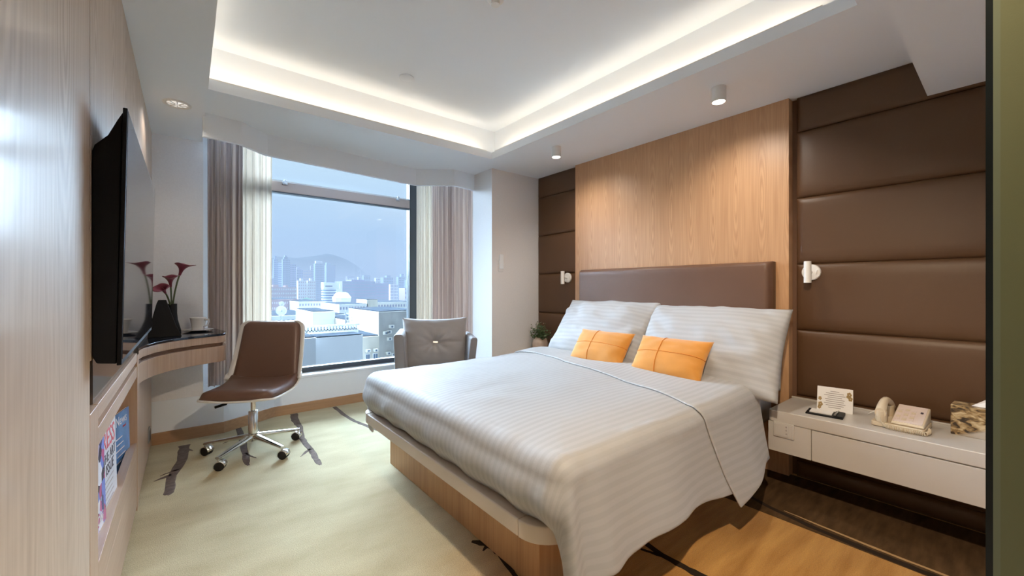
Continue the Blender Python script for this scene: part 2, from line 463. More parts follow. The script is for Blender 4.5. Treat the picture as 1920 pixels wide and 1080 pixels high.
def carpet():
    m = mat('carpet', (0.5, 0.43, 0.3), 0.95, spec=0.1, sheen=0.2)
    t = m.node_tree; p = t.nodes['Principled BSDF']
    g = t.nodes.new('ShaderNodeNewGeometry')
    def tex(scale, rot, sc, det):
        mpn = t.nodes.new('ShaderNodeMapping'); mpn.inputs['Scale'].default_value = scale; mpn.inputs['Rotation'].default_value = (0, 0, rot)
        n = t.nodes.new('ShaderNodeTexNoise'); n.inputs['Scale'].default_value = sc; n.inputs['Detail'].default_value = det
        t.links.new(g.outputs['Position'], mpn.inputs[0]); t.links.new(mpn.outputs[0], n.inputs['Vector'])
        return n
    def ramp(n, a, ca, b, cb):
        r = t.nodes.new('ShaderNodeValToRGB')
        r.color_ramp.elements[0].position = a; r.color_ramp.elements[0].color = (*ca, 1)
        r.color_ramp.elements[1].position = b; r.color_ramp.elements[1].color = (*cb, 1)
        t.links.new(n.outputs['Fac'], r.inputs[0]); return r
    r1 = ramp(tex((1, 2.2, 1), 0.35, 3.0, 8), 0.30, (0.42, 0.35, 0.205), 0.72, (0.54, 0.47, 0.30))
    # colour blends to a golden, streaked tone on the near side of the bed
    r2 = ramp(tex((1.2, 9.0, 1), 0.12, 2.0, 6), 0.32, (0.36, 0.165, 0.03), 0.70, (0.55, 0.29, 0.075))
    sp = t.nodes.new('ShaderNodeSeparateXYZ'); t.links.new(g.outputs['Position'], sp.inputs[0])
    def mr(o, a, b):
        q = t.nodes.new('ShaderNodeMapRange'); q.interpolation_type = 'SMOOTHSTEP'
        q.inputs[1].default_value = a; q.inputs[2].default_value = b; t.links.new(o, q.inputs[0]); return q
    fx = mr(sp.outputs['X'], 0.55, 1.15); fy = mr(sp.outputs['Y'], 1.75, 1.05)
    mu = t.nodes.new('ShaderNodeMath'); mu.operation = 'MULTIPLY'; t.links.new(fx.outputs[0], mu.inputs[0]); t.links.new(fy.outputs[0], mu.inputs[1])
    m1 = t.nodes.new('ShaderNodeMix'); m1.data_type = 'RGBA'; t.links.new(mu.outputs[0], m1.inputs['Factor'])
    t.links.new(r1.outputs[0], m1.inputs[6]); t.links.new(r2.outputs[0], m1.inputs[7])
    n1 = t.nodes.new('ShaderNodeTexNoise'); n1.inputs['Scale'].default_value = 240; n1.inputs['Detail'].default_value = 3
    t.links.new(g.outputs['Position'], n1.inputs['Vector'])
    mixn = t.nodes.new('ShaderNodeMix'); mixn.data_type = 'RGBA'; mixn.blend_type = 'OVERLAY'
    mixn.inputs['Factor'].default_value = 0.45
    t.links.new(m1.outputs[2], mixn.inputs[6]); t.links.new(n1.outputs['Fac'], mixn.inputs[7])
    t.links.new(mixn.outputs[2], p.inputs['Base Color'])
    b = t.nodes.new('ShaderNodeBump'); b.inputs['Strength'].default_value = 0.6; b.inputs['Distance'].default_value = 0.006
    t.links.new(n1.outputs['Fac'], b.inputs['Height']); t.links.new(b.outputs[0], p.inputs['Normal'])
    return m
M['carpet'] = carpet()
M['twig'] = mat('carpet_twig', (0.15, 0.115, 0.10), 0.95, spec=0.1, bump=((300, 300, 300), 0.5, 0.004), var=((40, 40, 40), 0.25))
M['field'] = mat('carpet_dark_field', (0.085, 0.048, 0.022), 0.95, spec=0.1, bump=((300, 300, 300), 0.5, 0.004), var=((6, 30, 6), 0.3))  # darker brown for the floor strip along the right wall
M['twig_dark'] = mat('carpet_dark_twig', (0.030, 0.020, 0.014), 0.95, spec=0.1, bump=((300, 300, 300), 0.5, 0.004))
M['vein'] = mat('carpet_pale_vein', (0.42, 0.27, 0.13), 0.95, spec=0.1, bump=((300, 300, 300), 0.5, 0.004))
def curtain_mat(name, cols, rough=0.8, transl=0.0, freq=38.0):
    m = mat(name, cols[0], rough)
    t = m.node_tree; p = t.nodes['Principled BSDF']
    uv = t.nodes.new('ShaderNodeUVMap'); uv.uv_map = 'uv'
    mpn = t.nodes.new('ShaderNodeMapping'); mpn.inputs['Scale'].default_value = (freq, 0.5, 1)
    t.links.new(uv.outputs[0], mpn.inputs[0])
    n = t.nodes.new('ShaderNodeTexNoise'); n.inputs['Scale'].default_value = 1.0; n.inputs['Detail'].default_value = 4
    t.links.new(mpn.outputs[0], n.inputs['Vector'])
    r = t.nodes.new('ShaderNodeValToRGB')
    el = r.color_ramp.elements
    el[0].position = 0.32; el[0].color = (*cols[0], 1); el[1].position = 0.68; el[1].color = (*cols[-1], 1)
    if len(cols) > 2:
        q = el.new(0.5); q.color = (*cols[1], 1)
    t.links.new(n.outputs['Fac'], r.inputs[0]); t.links.new(r.outputs[0], p.inputs['Base Color'])
    if transl:
        tr = t.nodes.new('ShaderNodeBsdfTranslucent'); t.links.new(r.outputs[0], tr.inputs['Color'])
        ms = t.nodes.new('ShaderNodeMixShader'); ms.inputs[0].default_value = transl
        t.links.new(p.outputs[0], ms.inputs[1]); t.links.new(tr.outputs[0], ms.inputs[2])
        t.links.new(ms.outputs[0], t.nodes['Material Output'].inputs[0])
    return m
M['drape'] = curtain_mat('striped_drape', [(0.36, 0.285, 0.26), (0.60, 0.50, 0.455), (0.82, 0.73, 0.64)], transl=0.35, freq=42)
M['sheer'] = curtain_mat('cream_sheer', [(0.60, 0.53, 0.45), (0.80, 0.75, 0.68)], transl=0.55, freq=46)
def pane():
    m = bpy.data.materials.new('window_glass'); m.use_nodes = True
    t = m.node_tree; t.nodes.clear()
    o = t.nodes.new('ShaderNodeOutputMaterial')
    tr = t.nodes.new('ShaderNodeBsdfTransparent'); tr.inputs[0].default_value = (0.95, 0.975, 0.985, 1)
    gl = t.nodes.new('ShaderNodeBsdfGlossy'); gl.inputs['Roughness'].default_value = 0.02
    fr = t.nodes.new('ShaderNodeFresnel'); fr.inputs['IOR'].default_value = 1.35
    ms = t.nodes.new('ShaderNodeMixShader')
    t.links.new(fr.outputs[0], ms.inputs[0]); t.links.new(tr.outputs[0], ms.inputs[1]); t.links.new(gl.outputs[0], ms.inputs[2])
    t.links.new(ms.outputs[0], o.inputs[0])
    return m
M['pane'] = pane()

# ------------------------------------------------------------------ the room shell
XL, XR = -0.20, 2.92
YB = -1.8
ZS, ZL, ZU, ZN = 2.31, 2.285, 2.62, 2.115      # soffit, left soffit, upper ceiling, near bulkhead
floor = empty('floor', (1.3, 1.2, 0), kind='structure')
def rel(parent): return Matrix.Translation(parent.location).inverted()
def put(o, root):
    """parent o (already at world coordinates) to an unrotated root"""
    o.parent = root
    o.location = Vector(o.location) - Vector(root.location)
    return o
put(box('carpet', -0.5, 3.1, YB, 4.4, -0.1, 0.0, M['carpet']), floor)

# walls
wl = empty('wall_left', (XL - 0.1, 0, 0), kind='structure')
put(box('wood_panel', XL - 0.22, XL, YB, 0.42, 0.0, ZL, M['pale_oak']), wl)
put(box('wood_panel', XL - 0.22, XL, 0.424, 1.535, 0.0, ZL, M['pale_oak']), wl)
put(box('wood_panel', XL - 0.22, XL, 1.54, 3.96, 0.955, ZL, M['pale_oak']), wl)
put(box('glass_strip', XL - 0.24, XL - 0.01, 1.66, 3.0, 0.815, 0.955, M['bronze']), wl)
put(box('core', XL - 0.5, XL - 0.22, YB, 4.2, 0.0, ZL, M['paint']), wl)

wf = empty('wall_far', (0, 4.05, 0), kind='structure')
put(box('pier', XL - 0.2, 0.10, 3.955, 4.30, 0, ZU, M['wallpaper']), wf)
low = [(XL, 3.95), (0.23, 3.945), (0.61, 4.15), (2.06, 4.15), (2.46, 3.56)]
bm = bmesh.new(); strip_wall(bm, low, 0.20, 0, 0.315)
put(build('low_wall', bm, M['paint']), wf)
bm = bmesh.new()
prism(bm, [(0.10, 3.935), (0.235, 3.93), (0.615, 4.135), (2.05, 4.135), (2.47, 3.53), (2.7, 3.6), (2.25, 4.40), (0.10, 4.40)], 0.315, 0.338)
put(build('sill_ledge', bm, M['paint'], bevel=0.004), wf)
put(box('side_wall', -0.05, 0.10, 4.30, 4.45, 0, ZU, M['paint']), wf)
bm = bmesh.new(); strip_wall(bm, [(2.48, 3.50), (2.07, 4.30)], -0.12, 0.0, 0.315)
put(build('slanted_wall', bm, M['paint']), wf)
bm = bmesh.new()   # outer wall around the glazing
abox(bm, -0.2, 0.28, 4.30, 4.42, 0, ZU); abox(bm, 2.06, 2.25, 4.30, 4.42, 0, 0.315); abox(bm, 0.28, 2.06, 4.30, 4.42, 0, 0.315)
put(build('outer_wall', bm, M['paint']), wf)

wp = empty('wall_pillar', (2.7, 3.3, 0), kind='structure')
put(box('pillar', 2.30, 3.1, 3.165, 3.50, 0, ZU, M['wallpaper']), wp)

# right wall, its oak panel and padded panels
wr = empty('wall_right', (XR, 1.5, 0), kind='structure')
put(box('core', XR + 0.012, XR + 0.2, YB, 3.6, 0, ZS + 0.05, M['groove']), wr)
put(box('oak_panel', XR - 0.055, XR + 0.012, 0.86, 2.60, 0.0, ZS, M['oak']), wr)
seams = [0.0, 0.095, 0.495, 0.895, 1.295, 1.697, 2.10, ZS + 0.005]
for (ya, yb) in ((-0.55, 0.832), (2.603, 3.165)):
    for za, zb in zip(seams, seams[1:]):
        pm = bmesh.new()
        n = 14
        def pf(u, v, ya=ya, yb=yb, za=za, zb=zb):
            du = min(u, 1 - u) * (yb - ya); dv = min(v, 1 - v) * (zb - za)
            q = 1 - math.exp(-min(du, dv) / 0.014)
            return Vector((-0.006 - 0.022 * q, ya + (yb - ya) * u - 1.5, za + (zb - za) * v))
        us = [0, .004, .012, .03, .08, .2, .4, .6, .8, .92, .97, .988, .996, 1]
        vv = [0, .01, .025, .05, .1, .2, .4, .6, .8, .9, .95, .975, .99, 1]
        vs = [[pm.verts.new(pf(a, b)) for b in vv] for a in us]
        for i in range(len(us) - 1):
            for j in range(len(vv) - 1):
                pm.faces.new((vs[i][j], vs[i][j + 1], vs[i + 1][j + 1], vs[i + 1][j]))
        # back face so the panel is a solid
        c = [pm.verts.new((0.012, p.co.y, p.co.z)) for p in (vs[0][0], vs[-1][0], vs[-1][-1], vs[0][-1])]
        pm.faces.new(c)
        pm.faces.new([vs[i][0] for i in range(len(us))] + [c[1], c[0]])
        pm.faces.new([vs[i][-1] for i in range(len(us))][::-1] + [c[3], c[2]])
        pm.faces.new([vs[0][j] for j in range(len(vv))][::-1] + [c[0], c[3]])
        pm.faces.new([vs[-1][j] for j in range(len(vv))] + [c[2], c[1]])
        o = build('padded_panel', pm, M['leather_dark'], wr, smooth='auto', angle=60)

wb = empty('wall_back', (1.3, YB, 0), kind='structure')
put(box('core', -0.5, 3.1, YB - 0.15, YB, 0, ZS, M['paint']), wb)
put(box('partition', 1.0, 3.1, -0.75, -0.60, 0, ZN, M['paint']), wb)

# ceiling
ce = empty('ceiling', (1.2, 1.6, ZS), kind='structure')
tx0, tx1, ty0, ty1 = 0.095, 2.14, 0.40, 2.945
put(box('upper_ceiling', -0.4, 3.1, 0.1, 4.45, ZU, ZU + 0.1, M['paint']), ce)
put(box('soffit_left', -0.45, tx0, YB, 3.954, ZL, ZS + 0.05, M['paint']), ce)
put(box('soffit_right', tx1, 3.1, 0.1, ty1, ZS, ZS + 0.06, M['paint']), ce)
bm = bmesh.new()
prism(bm, [(-0.45, ty1), (3.1, ty1), (3.1, 3.52), (2.34, 3.50), (2.04, 3.455), (1.74, 3.68), (0.476, 3.555), (0.30, 3.405), (0.085, 3.375), (-0.45, 3.36)], ZS, ZS + 0.06)
put(build('soffit_window', bm, M['paint']), ce)
put(box('cove_back_right', 2.26, 3.1, 0.1, 3.07, ZS + 0.06, ZU, M['paint']), ce)
put(box('cove_back_window', -0.45, 3.1, 3.07, 3.20, ZS + 0.06, ZU, M['paint']), ce)
put(box('cove_back_left', -0.45, -0.03, 0.1, 3.07, ZS + 0.05, ZU, M['paint']), ce)
put(box('bulkhead', -0.45, 3.1, YB, 0.27, ZN, ZU, M['paint']), ce)
put(box('soffit_near', tx0, tx1, 0.1, ty0, ZS, ZS + 0.06, M['paint']), ce)
bm = bmesh.new()
pel = [(0.085, 3.35), (0.30, 3.38), (0.476, 3.53), (1.74, 3.655), (2.04, 3.43), (2.34, 3.475)]
strip_wall(bm, pel, 0.03, 2.152, ZS + 0.01)
put(build('pelmet', bm, M['paint']), ce)
# baseboards
bb = empty('baseboard_far', (1, 4.0, 0), kind='structure')
bm = bmesh.new(); strip_wall(bm, [(p[0], p[1]) for p in [(XL, 3.935), (0.232, 3.93), (0.614, 4.135), (2.05, 4.135), (2.30, 3.76)]], 0.015, 0, 0.085)
put(build('board', bm, M['skirt']), bb)
# carpet motifs: inlaid twigs, positions on the floor
def twig(pts, mt=None, z=0.0015):
    """pts: (px, py, half width in m)"""
    P = [(atz(a, b, 0), w) for a, b, w in pts]
    # resample with a little wobble
    C = []
    for (p, w), (q, v) in zip(P, P[1:]):
        for k in range(5):
            s = k / 5
            r_ = p.lerp(q, s); ww = w * (1 - s) + v * s
            r_.x += 0.006 * N(r_.x * 30, r_.y * 30, 3); r_.y += 0.006 * N(r_.x * 30, r_.y * 30, 9)
            C.append((r_, ww * (1 + 0.35 * N(r_.x * 40, r_.y * 40, 5))))
    C.append(P[-1])
    bm = bmesh.new()
    o = C[0][0].copy(); o.z = 0
    rows = []
    for i, (p, w) in enumerate(C):
        d = (C[min(i + 1, len(C) - 1)][0] - C[max(i - 1, 0)][0]); d.z = 0; d.normalize()
        n_ = Vector((-d.y, d.x, 0))
        rows.append([bm.verts.new(Vector((q.x - o.x, q.y - o.y, zz))) for q, zz in ((p + n_ * w, 0), (p + n_ * w * 0.8, z), (p - n_ * w * 0.8, z), (p - n_ * w, 0))])
    for a, b in zip(rows, rows[1:]):
        for k in range(3):
            bm.faces.new((a[k], a[k + 1], b[k + 1], b[k]))
    ob = build('twig_motif', bm, mt or M['twig'], loc=o)
    put(ob, floor)
    return ob
twig([(346, 835, .035), (342, 862, .03), (322, 893, .024), (316, 925, .022), (313, 929, .008)])
twig([(322, 890, .02), (303, 897, .014), (288, 903, .002)])
twig([(336, 880, .012), (318, 886, .008), (300, 893, .002)])
twig([(350, 842, .012), (362, 845, .004)])
twig([(446, 800, .02), (456, 832, .022), (462, 866, .02), (466, 873, .006)])
twig([(459, 850, .012), (470, 855, .008), (481, 859, .002)])
twig([(440, 822, .015), (424, 829, .006), (418, 832, .002)])
twig([(551, 776, .03), (553, 788, .028), (562, 800, .022), (566, 822, .02), (580, 840, .018), (590, 855, .02), (598, 869, .016), (601, 872, .006)])
twig([(582, 842, .015), (571, 850, .01), (563, 857, .002)])
twig([(627, 763, .02), (648, 780, .018), (666, 790, .016), (692, 800, .018), (720, 811, .012)])
put(box('dark_carpet_field', 2.30, 2.90, -0.55, 2.7, 0.0003, 0.0012, M['field']), floor)  # thin dark brown sheet laid over the carpet along the right wall
TD = M['twig_dark']
twig([(886, 1015, .008), (900, 1017, .02), (915, 1022, .012), (935, 1040, .010), (960, 1072, .010), (975, 1095, .01)], TD)
twig([(915, 1022, .014), (905, 1033, .004)], TD)
twig([(1192, 1003, .010), (1232, 1035, .016), (1280, 1062, .018), (1330, 1088, .022)], TD)
twig([(1202, 1030, .006), (1240, 1042, .010)], TD)
twig([(1395, 925, .012), (1440, 950, .016), (1540, 996, .018), (1660, 1045, .02), (1780, 1092, .02)], TD, 0.0025)
twig([(1470, 958, .003), (1540, 987, .008), (1640, 1028, .009), (1800, 1090, .009)], M['vein'], 0.002)

# ------------------------------------------------------------------ window
wn = empty('window_1', (1.17, 4.33, 0.34), kind='structure')
wx0, wx1, wy = 0.28, 2.06, 4.30
zt = 2.09
def wbox(name, *a, mt=M['frame'], bevel=0.003): return put(box(name, *a, mt, bevel=bevel), wn)
wbox('frame_bottom', wx0, wx1, wy - 0.02, wy + 0.05, 0.338, 0.385)
wbox('frame_side', wx0, wx0 + 0.05, wy - 0.02, wy + 0.05, 0.385, ZU)
wbox('frame_side', wx1 - 0.105, wx1 - 0.005, wy - 0.04, wy + 0.05, 0.385, ZU)
wbox('frame_top', wx0 + 0.05, wx1 - 0.105, wy - 0.02, wy + 0.05, ZU - 0.05, ZU)
wbox('transom', wx0 + 0.05, wx1 - 0.105, wy - 0.04, wy + 0.05, zt - 0.045, zt + 0.045, mt=M['frame_brown'])
wbox('transom_gasket', wx0 + 0.05, wx1 - 0.105, wy - 0.035, wy + 0.03, zt - 0.055, zt - 0.0455, mt=M['frame'], bevel=0)
wbox('vent_sash', wx0 + 0.05, wx1 - 0.105, wy - 0.01, wy + 0.02, zt + 0.0455, zt + 0.065, mt=M['white_plastic'], bevel=0)
wbox('pane', wx0 + 0.05, wx1 - 0.105, wy + 0.012, wy + 0.018, 0.385, zt - 0.05, mt=M['pane'], bevel=0)
wbox('pane', wx0 + 0.05, wx1 - 0.105, wy + 0.022, wy + 0.028, zt + 0.066, ZU - 0.05, mt=M['pane'], bevel=0)
w2 = empty('window_2', (2.27, 3.92, 0.34), kind='structure')
A2, B2 = Vector((2.475, 3.515)), Vector((2.075, 4.295))
d2 = (B2 - A2).normalized(); n2_ = Vector((d2.y, -d2.x))
def w2box(name, s0, s1, t0, t1, z0, z1, mt):
    bm = bmesh.new()
    q = [A2 + d2 * s0 + n2_ * t0, A2 + d2 * s1 + n2_ * t0, A2 + d2 * s1 + n2_ * t1, A2 + d2 * s0 + n2_ * t1]
    prism(bm, [(c.x - 2.27, c.y - 3.92) for c in q], z0 - 0.34, z1 - 0.34)
    return build(name, bm, mt, w2)
L2 = (B2 - A2).length
w2box('frame_side', 0, 0.05, 0, 0.06, 0.34, ZU, M['frame'])
w2box('frame_side', L2 - 0.05, L2, 0, 0.06, 0.34, ZU, M['frame'])
w2box('frame_bottom', 0.05, L2 - 0.05, 0, 0.06, 0.34, 0.385, M['frame'])
w2box('frame_top', 0.05, L2 - 0.05, 0, 0.06, ZU - 0.05, ZU, M['frame'])
w2box('pane', 0.05, L2 - 0.05, 0.03, 0.036, 0.385, ZU - 0.05, M['pane'])
for px in (534, 746):
    p = aty(px, 355, wy - 0.05)
    l = put(box('latch', p.x - 0.022, p.x + 0.022, wy - 0.062, wy - 0.041, zt + 0.018, zt + 0.040, M['steel'], bevel=0.003), wn)
    k = box('latch_knob', -0.010, 0.010, -0.022, -0.011, 0.005, 0.045, M['steel'], l, bevel=0.003)

# ------------------------------------------------------------------ curtains
def curtain(name, path, z0, z1, folds, amp, m, label, top_amp=0.6, seed=0, lean=0.0):
    P = [Vector((p[0], p[1])) for p in path]
    seg = [(b - a).length for a, b in zip(P, P[1:])]
    L = sum(seg)
    def at(s):
        d = s * L
        for a, b, l in zip(P, P[1:], seg):
            if d <= l + 1e-9:
                t = (b - a).normalized()
                return a + t * d, Vector((t.y, -t.x))
            d -= l
        t = (P[-1] - P[-2]).normalized()
        return P[-1], Vector((t.y, -t.x))
    base = Vector((sum(p.x for p in P) / len(P), sum(p.y for p in P) / len(P)))
    def fn(u, v):
        p, n_ = at(u)
        z = z0 + (z1 - z0) * v
        ph = u * folds * 2 * PI + 0.9 * N(u * folds * 0.7, v * 0.8, seed) + lean * (1 - v) * u
        a = amp * (0.55 + 0.45 * (1 - v)) * (0.75 + 0.5 * N(u * folds * 0.35, 0, seed + 4))
        off = a * math.sin(ph) + 0.25 * a * math.sin(2.3 * ph + 1)
        slide = 0.35 * a * math.cos(ph)
        t = Vector((-n_.y, n_.x))
        q = p + n_ * off + t * slide
        return Vector((q.x - base.x, q.y - base.y, z - z0))
    bm = bmesh.new()
    grid(bm, fn, int(folds * 14), 26, lambda u, v: (u * L * 2.4, v))
    o = build(name, bm, m, smooth=True, loc=(base.x, base.y, z0))
    s = o.modifiers.new('thick', 'SOLIDIFY'); s.thickness = 0.002
    return tag(o, label, 'curtain')
curtain('drape_curtain', [(0.125, 4.03), (0.30, 4.03), (0.37, 4.06)], 0.36, 2.56, 6.5, 0.026, M['drape'], 'taupe striped drape gathered beside the desk corner', seed=1)
curtain('sheer_curtain', [(0.33, 4.10), (0.45, 4.13), (0.60, 4.18)], 0.36, 2.56, 5.5, 0.018, M['sheer'], 'cream sheer curtain next to the taupe drape left of the window', seed=2)
curtain('sheer_curtain', [(1.99, 4.165), (2.095, 3.985)], 0.36, 2.56, 5.5, 0.016, M['sheer'], 'cream sheer curtain behind the grey armchair', seed=5)
curtain('drape_curtain', [(2.075, 3.965), (2.22, 3.79), (2.385, 3.58)], 0.36, 2.56, 8.5, 0.026, M['drape'], 'brown striped drape hanging behind the grey armchair', seed=8)

# ------------------------------------------------------------------ ceiling lights
def cove(name, cx, cy, lx, ly, up, label):
    o = box(name, cx - lx / 2, cx + lx / 2, cy - ly / 2, cy + ly / 2, ZS + 0.062, ZS + 0.074, M['white_plastic'])
    tag(o, label, 'light strip')
    L = max(lx, ly)
    a = add_light('strip_light', 'AREA', (0, 0, 0.016), 1.0, COVE, o, shape='RECTANGLE', size=lx - 0.01, size_y=ly - 0.01)
    a.rotation_euler = (PI + math.atan2(-up[1], up[2]), math.atan2(up[0], up[2]), 0)
    a.data.energy = 0.85 * L
    return o
cove('cove_light_strip', 2.170, 1.72, 0.03, 2.4, (1.3, 0, 1), 'warm cove light strip above the headboard side soffit')
cove('cove_light_strip', 1.05, 2.975, 2.1, 0.03, (0, 1.3, 1), 'warm cove light strip above the window side soffit')
cove('cove_light_strip', 0.065, 1.72, 0.03, 2.4, (-1.3, 0, 1), 'warm cove light strip above the television side soffit')

def spot_cyl(p, label, energy, tgt, face):
    r = empty('ceiling_spotlight', (p[0], p[1], ZS), label, 'ceiling light', 'surface spotlights above the bed')
    bm = bmesh.new(); lathe(bm, [(0.0395, 0), (0.0395, -0.084), (0.034, -0.084), (0.033, -0.070)][::-1], 28)
    build('can', bm, M['white_plastic'], r, smooth='auto')
    bm = bmesh.new(); lathe(bm, [(0.033, -0.074), (0.033, -0.078)][::-1], 24)
    build('lamp_face', bm, M['lamp_face'], r)
    s = add_light('spot', 'SPOT', (0, 0, -0.086), energy, WARM, r, spot_size=math.radians(125), spot_blend=1.0, shadow_soft_size=0.03)
    aim(s, tgt)
    return r
spot_cyl((2.40, 1.07), 'white surface spotlight above the near pillow', 18.0, (0.42, 0.0, -1), 1)
spot_cyl((2.37, 2.36), 'white surface spotlight nearer the window, above the far pillow', 18.0, (0.42, 0, -1), 1)

r = empty('recessed_downlight', (-0.045, 3.23, ZL), 'recessed downlight in the soffit above the desk', 'ceiling light')
bm = bmesh.new(); lathe(bm, [(0.070, 0.0), (0.070, -0.006), (0.058, -0.008), (0.050, -0.002)], 32, cap=False)
build('trim_ring', bm, M['white_plastic'], r, smooth=True)
bm = bmesh.new(); lathe(bm, [(0.052, -0.0025), (0.040, -0.004), (0.02, -0.006), (0.004, -0.0065)], 24)
build('reflector', bm, M['lamp_dim'], r, smooth=True)
for k in range(8):
    a = 2 * PI * k / 8
    bm = bmesh.new(); tube(bm, [(0.012 * math.cos(a), 0.012 * math.sin(a), -0.0075), (0.048 * math.cos(a), 0.048 * math.sin(a), -0.004)], 0.003, 5)
    build('reflector_rib', bm, M['porcelain'], r)
s = add_light('spot', 'SPOT', (0, 0, -0.02), 5.0, WARM, r, spot_size=math.radians(140), spot_blend=0.7, shadow_soft_size=0.03)
aim(s, (0, 0, -1))
for i, (x, y) in enumerate(((0.74, 0.20), (1.75, 0.20))):  # downlights out of view, added to fill the near side with light
    r = empty('recessed_downlight', (x, y, ZN), ['recessed downlight over the entry beside the green glass', 'recessed downlight in the near bulkhead at the foot of the bed', 'recessed downlight in the near bulkhead above the telephone'][i], 'ceiling light')
    bm = bmesh.new(); lathe(bm, [(0.060, 0.0), (0.060, -0.005), (0.050, -0.006), (0.044, 0.0)], 28, cap=False)
    build('trim_ring', bm, M['white_plastic'], r, smooth=True)
    bm = bmesh.new(); lathe(bm, [(0.045, -0.001), (0.03, -0.002)], 20)
    build('lamp_face', bm, M['lamp_dim'], r)
    s = add_light('spot', 'SPOT', (0, 0, -0.02), (86.0, 6.0)[i], WARM2, r, spot_size=math.radians(130), spot_blend=0.6, shadow_soft_size=0.03)
    aim(s, ((0.40, 0.45, -1), (-0.05, 0.25, -1))[i])

p = atz(762, 145, ZU)
bm = bmesh.new(); lathe(bm, [(0.050, 0), (0.050, -0.006), (0.044, -0.010)][::-1], 32)
tag(build('ceiling_disc', bm, M['paint'], smooth='auto', loc=(p.x, p.y, ZU)), 'small round white cover plate on the raised ceiling', 'cover plate')
p = atz(929, -3, ZU)
r = empty('sprinkler_head', (p.x, p.y, ZU), 'sprinkler head at the top of the raised ceiling', 'sprinkler')
bm = bmesh.new(); lathe(bm, [(0.045, 0), (0.042, -0.010), (0.028, -0.016)][::-1], 28); build('rose', bm, M['white_plastic'], r, smooth='auto')
bm = bmesh.new(); lathe(bm, [(0.022, -0.016), (0.024, -0.03), (0.022, -0.034)][::-1], 24); build('cap', bm, M['white_plastic'], r, smooth='auto')

# ------------------------------------------------------------------ bed
bed = empty('bed_frame', (1.9, 1.83, 0), 'oak bed base with cream rounded platform rim under the white duvet', 'bed')
RX0, RX1, RY0, RY1, RZ0, RZ1 = 0.90, 2.80, 0.955, 2.735, 0.280, 0.343
put(box('plinth', 1.04, 2.80, 1.125, 2.565, 0.0, RZ0, M['oak_plain'], bevel=0.002), bed)
def arc_piece(cx, cy, r, a0, a1, t, z0, z1, ext=0.0):
    bm = bmesh.new()
    n = 12
    out = [(cx + r * math.cos(math.radians(a0 + (a1 - a0) * k / n)), cy + r * math.sin(math.radians(a0 + (a1 - a0) * k / n))) for k in range(n + 1)]
    inn = [(cx + (r - t) * math.cos(math.radians(a0 + (a1 - a0) * k / n)), cy + (r - t) * math.sin(math.radians(a0 + (a1 - a0) * k / n))) for k in range(n + 1)]
    for k in range(n):
        prism(bm, [out[k], out[k + 1], inn[k + 1], inn[k]], z0, z1)
    bmesh.ops.remove_doubles(bm, verts=bm.verts, dist=1e-5)
    inner = [f for f in bm.faces if len([e_ for e_ in f.edges if len(e_.link_faces) > 2]) >= 2 and abs(f.normal.z) < 0.1]
    return bm
RR = 0.13
g = 0.0015
put(box('rim_board', RX0, RX0 + 0.12, RY0 + RR + g, RY1 - RR - g, RZ0, RZ1, M['rim'], bevel=0.006), bed)
put(box('rim_board', RX0 + RR + g, RX1, RY0, RY0 + 0.12, RZ0, RZ1, M['rim'], bevel=0.006), bed)
put(box('rim_board', RX0 + RR + g, RX1, RY1 - 0.12, RY1, RZ0, RZ1, M['rim'], bevel=0.006), bed)
def rim_corner(cx, cy, a0):
    bm = bmesh.new()
    pts = [(RR * math.cos(math.radians(a0 + 90 * k / 14)), RR * math.sin(math.radians(a0 + 90 * k / 14))) for k in range(15)]
    prism(bm, [(0, 0)] + pts, RZ0, RZ1)
    o = build('rim_corner', bm, M['rim'], bevel=0.005, loc=(cx, cy, 0))
    put(o, bed)
rim_corner(RX0 + RR, RY0 + RR, 180)
rim_corner(RX0 + RR, RY1 - RR, 90)
put(box('platform', RX0 + 0.12, RX1, RY0 + 0.12, RY1 - 0.12, RZ0 + 0.005, RZ1 - 0.004, M['rim']), bed)

def rounded_slab(name, x0, x1, y0, y1, z0, z1, r, mt):
    bm = bmesh.new()
    prism(bm, [(a - (x0 + x1) / 2, b - (y0 + y1) / 2) for a, b in rounded_rect(x0, x1, y0, y1, 0.07, 6)], 0, z1 - z0)
    o = build(name, bm, mt, loc=((x0 + x1) / 2, (y0 + y1) / 2, z0), bevel=r, seg=4)
    return o
mt_ = rounded_slab('mattress', 1.00, 2.775, 0.905, 2.66, 0.345, 0.565, 0.045, M['sheet'])
tag(mt_, 'white sheeted mattress on the bed under the duvet', 'mattress')
# valance of the fitted sheet that shows by the night table is the mattress side itself

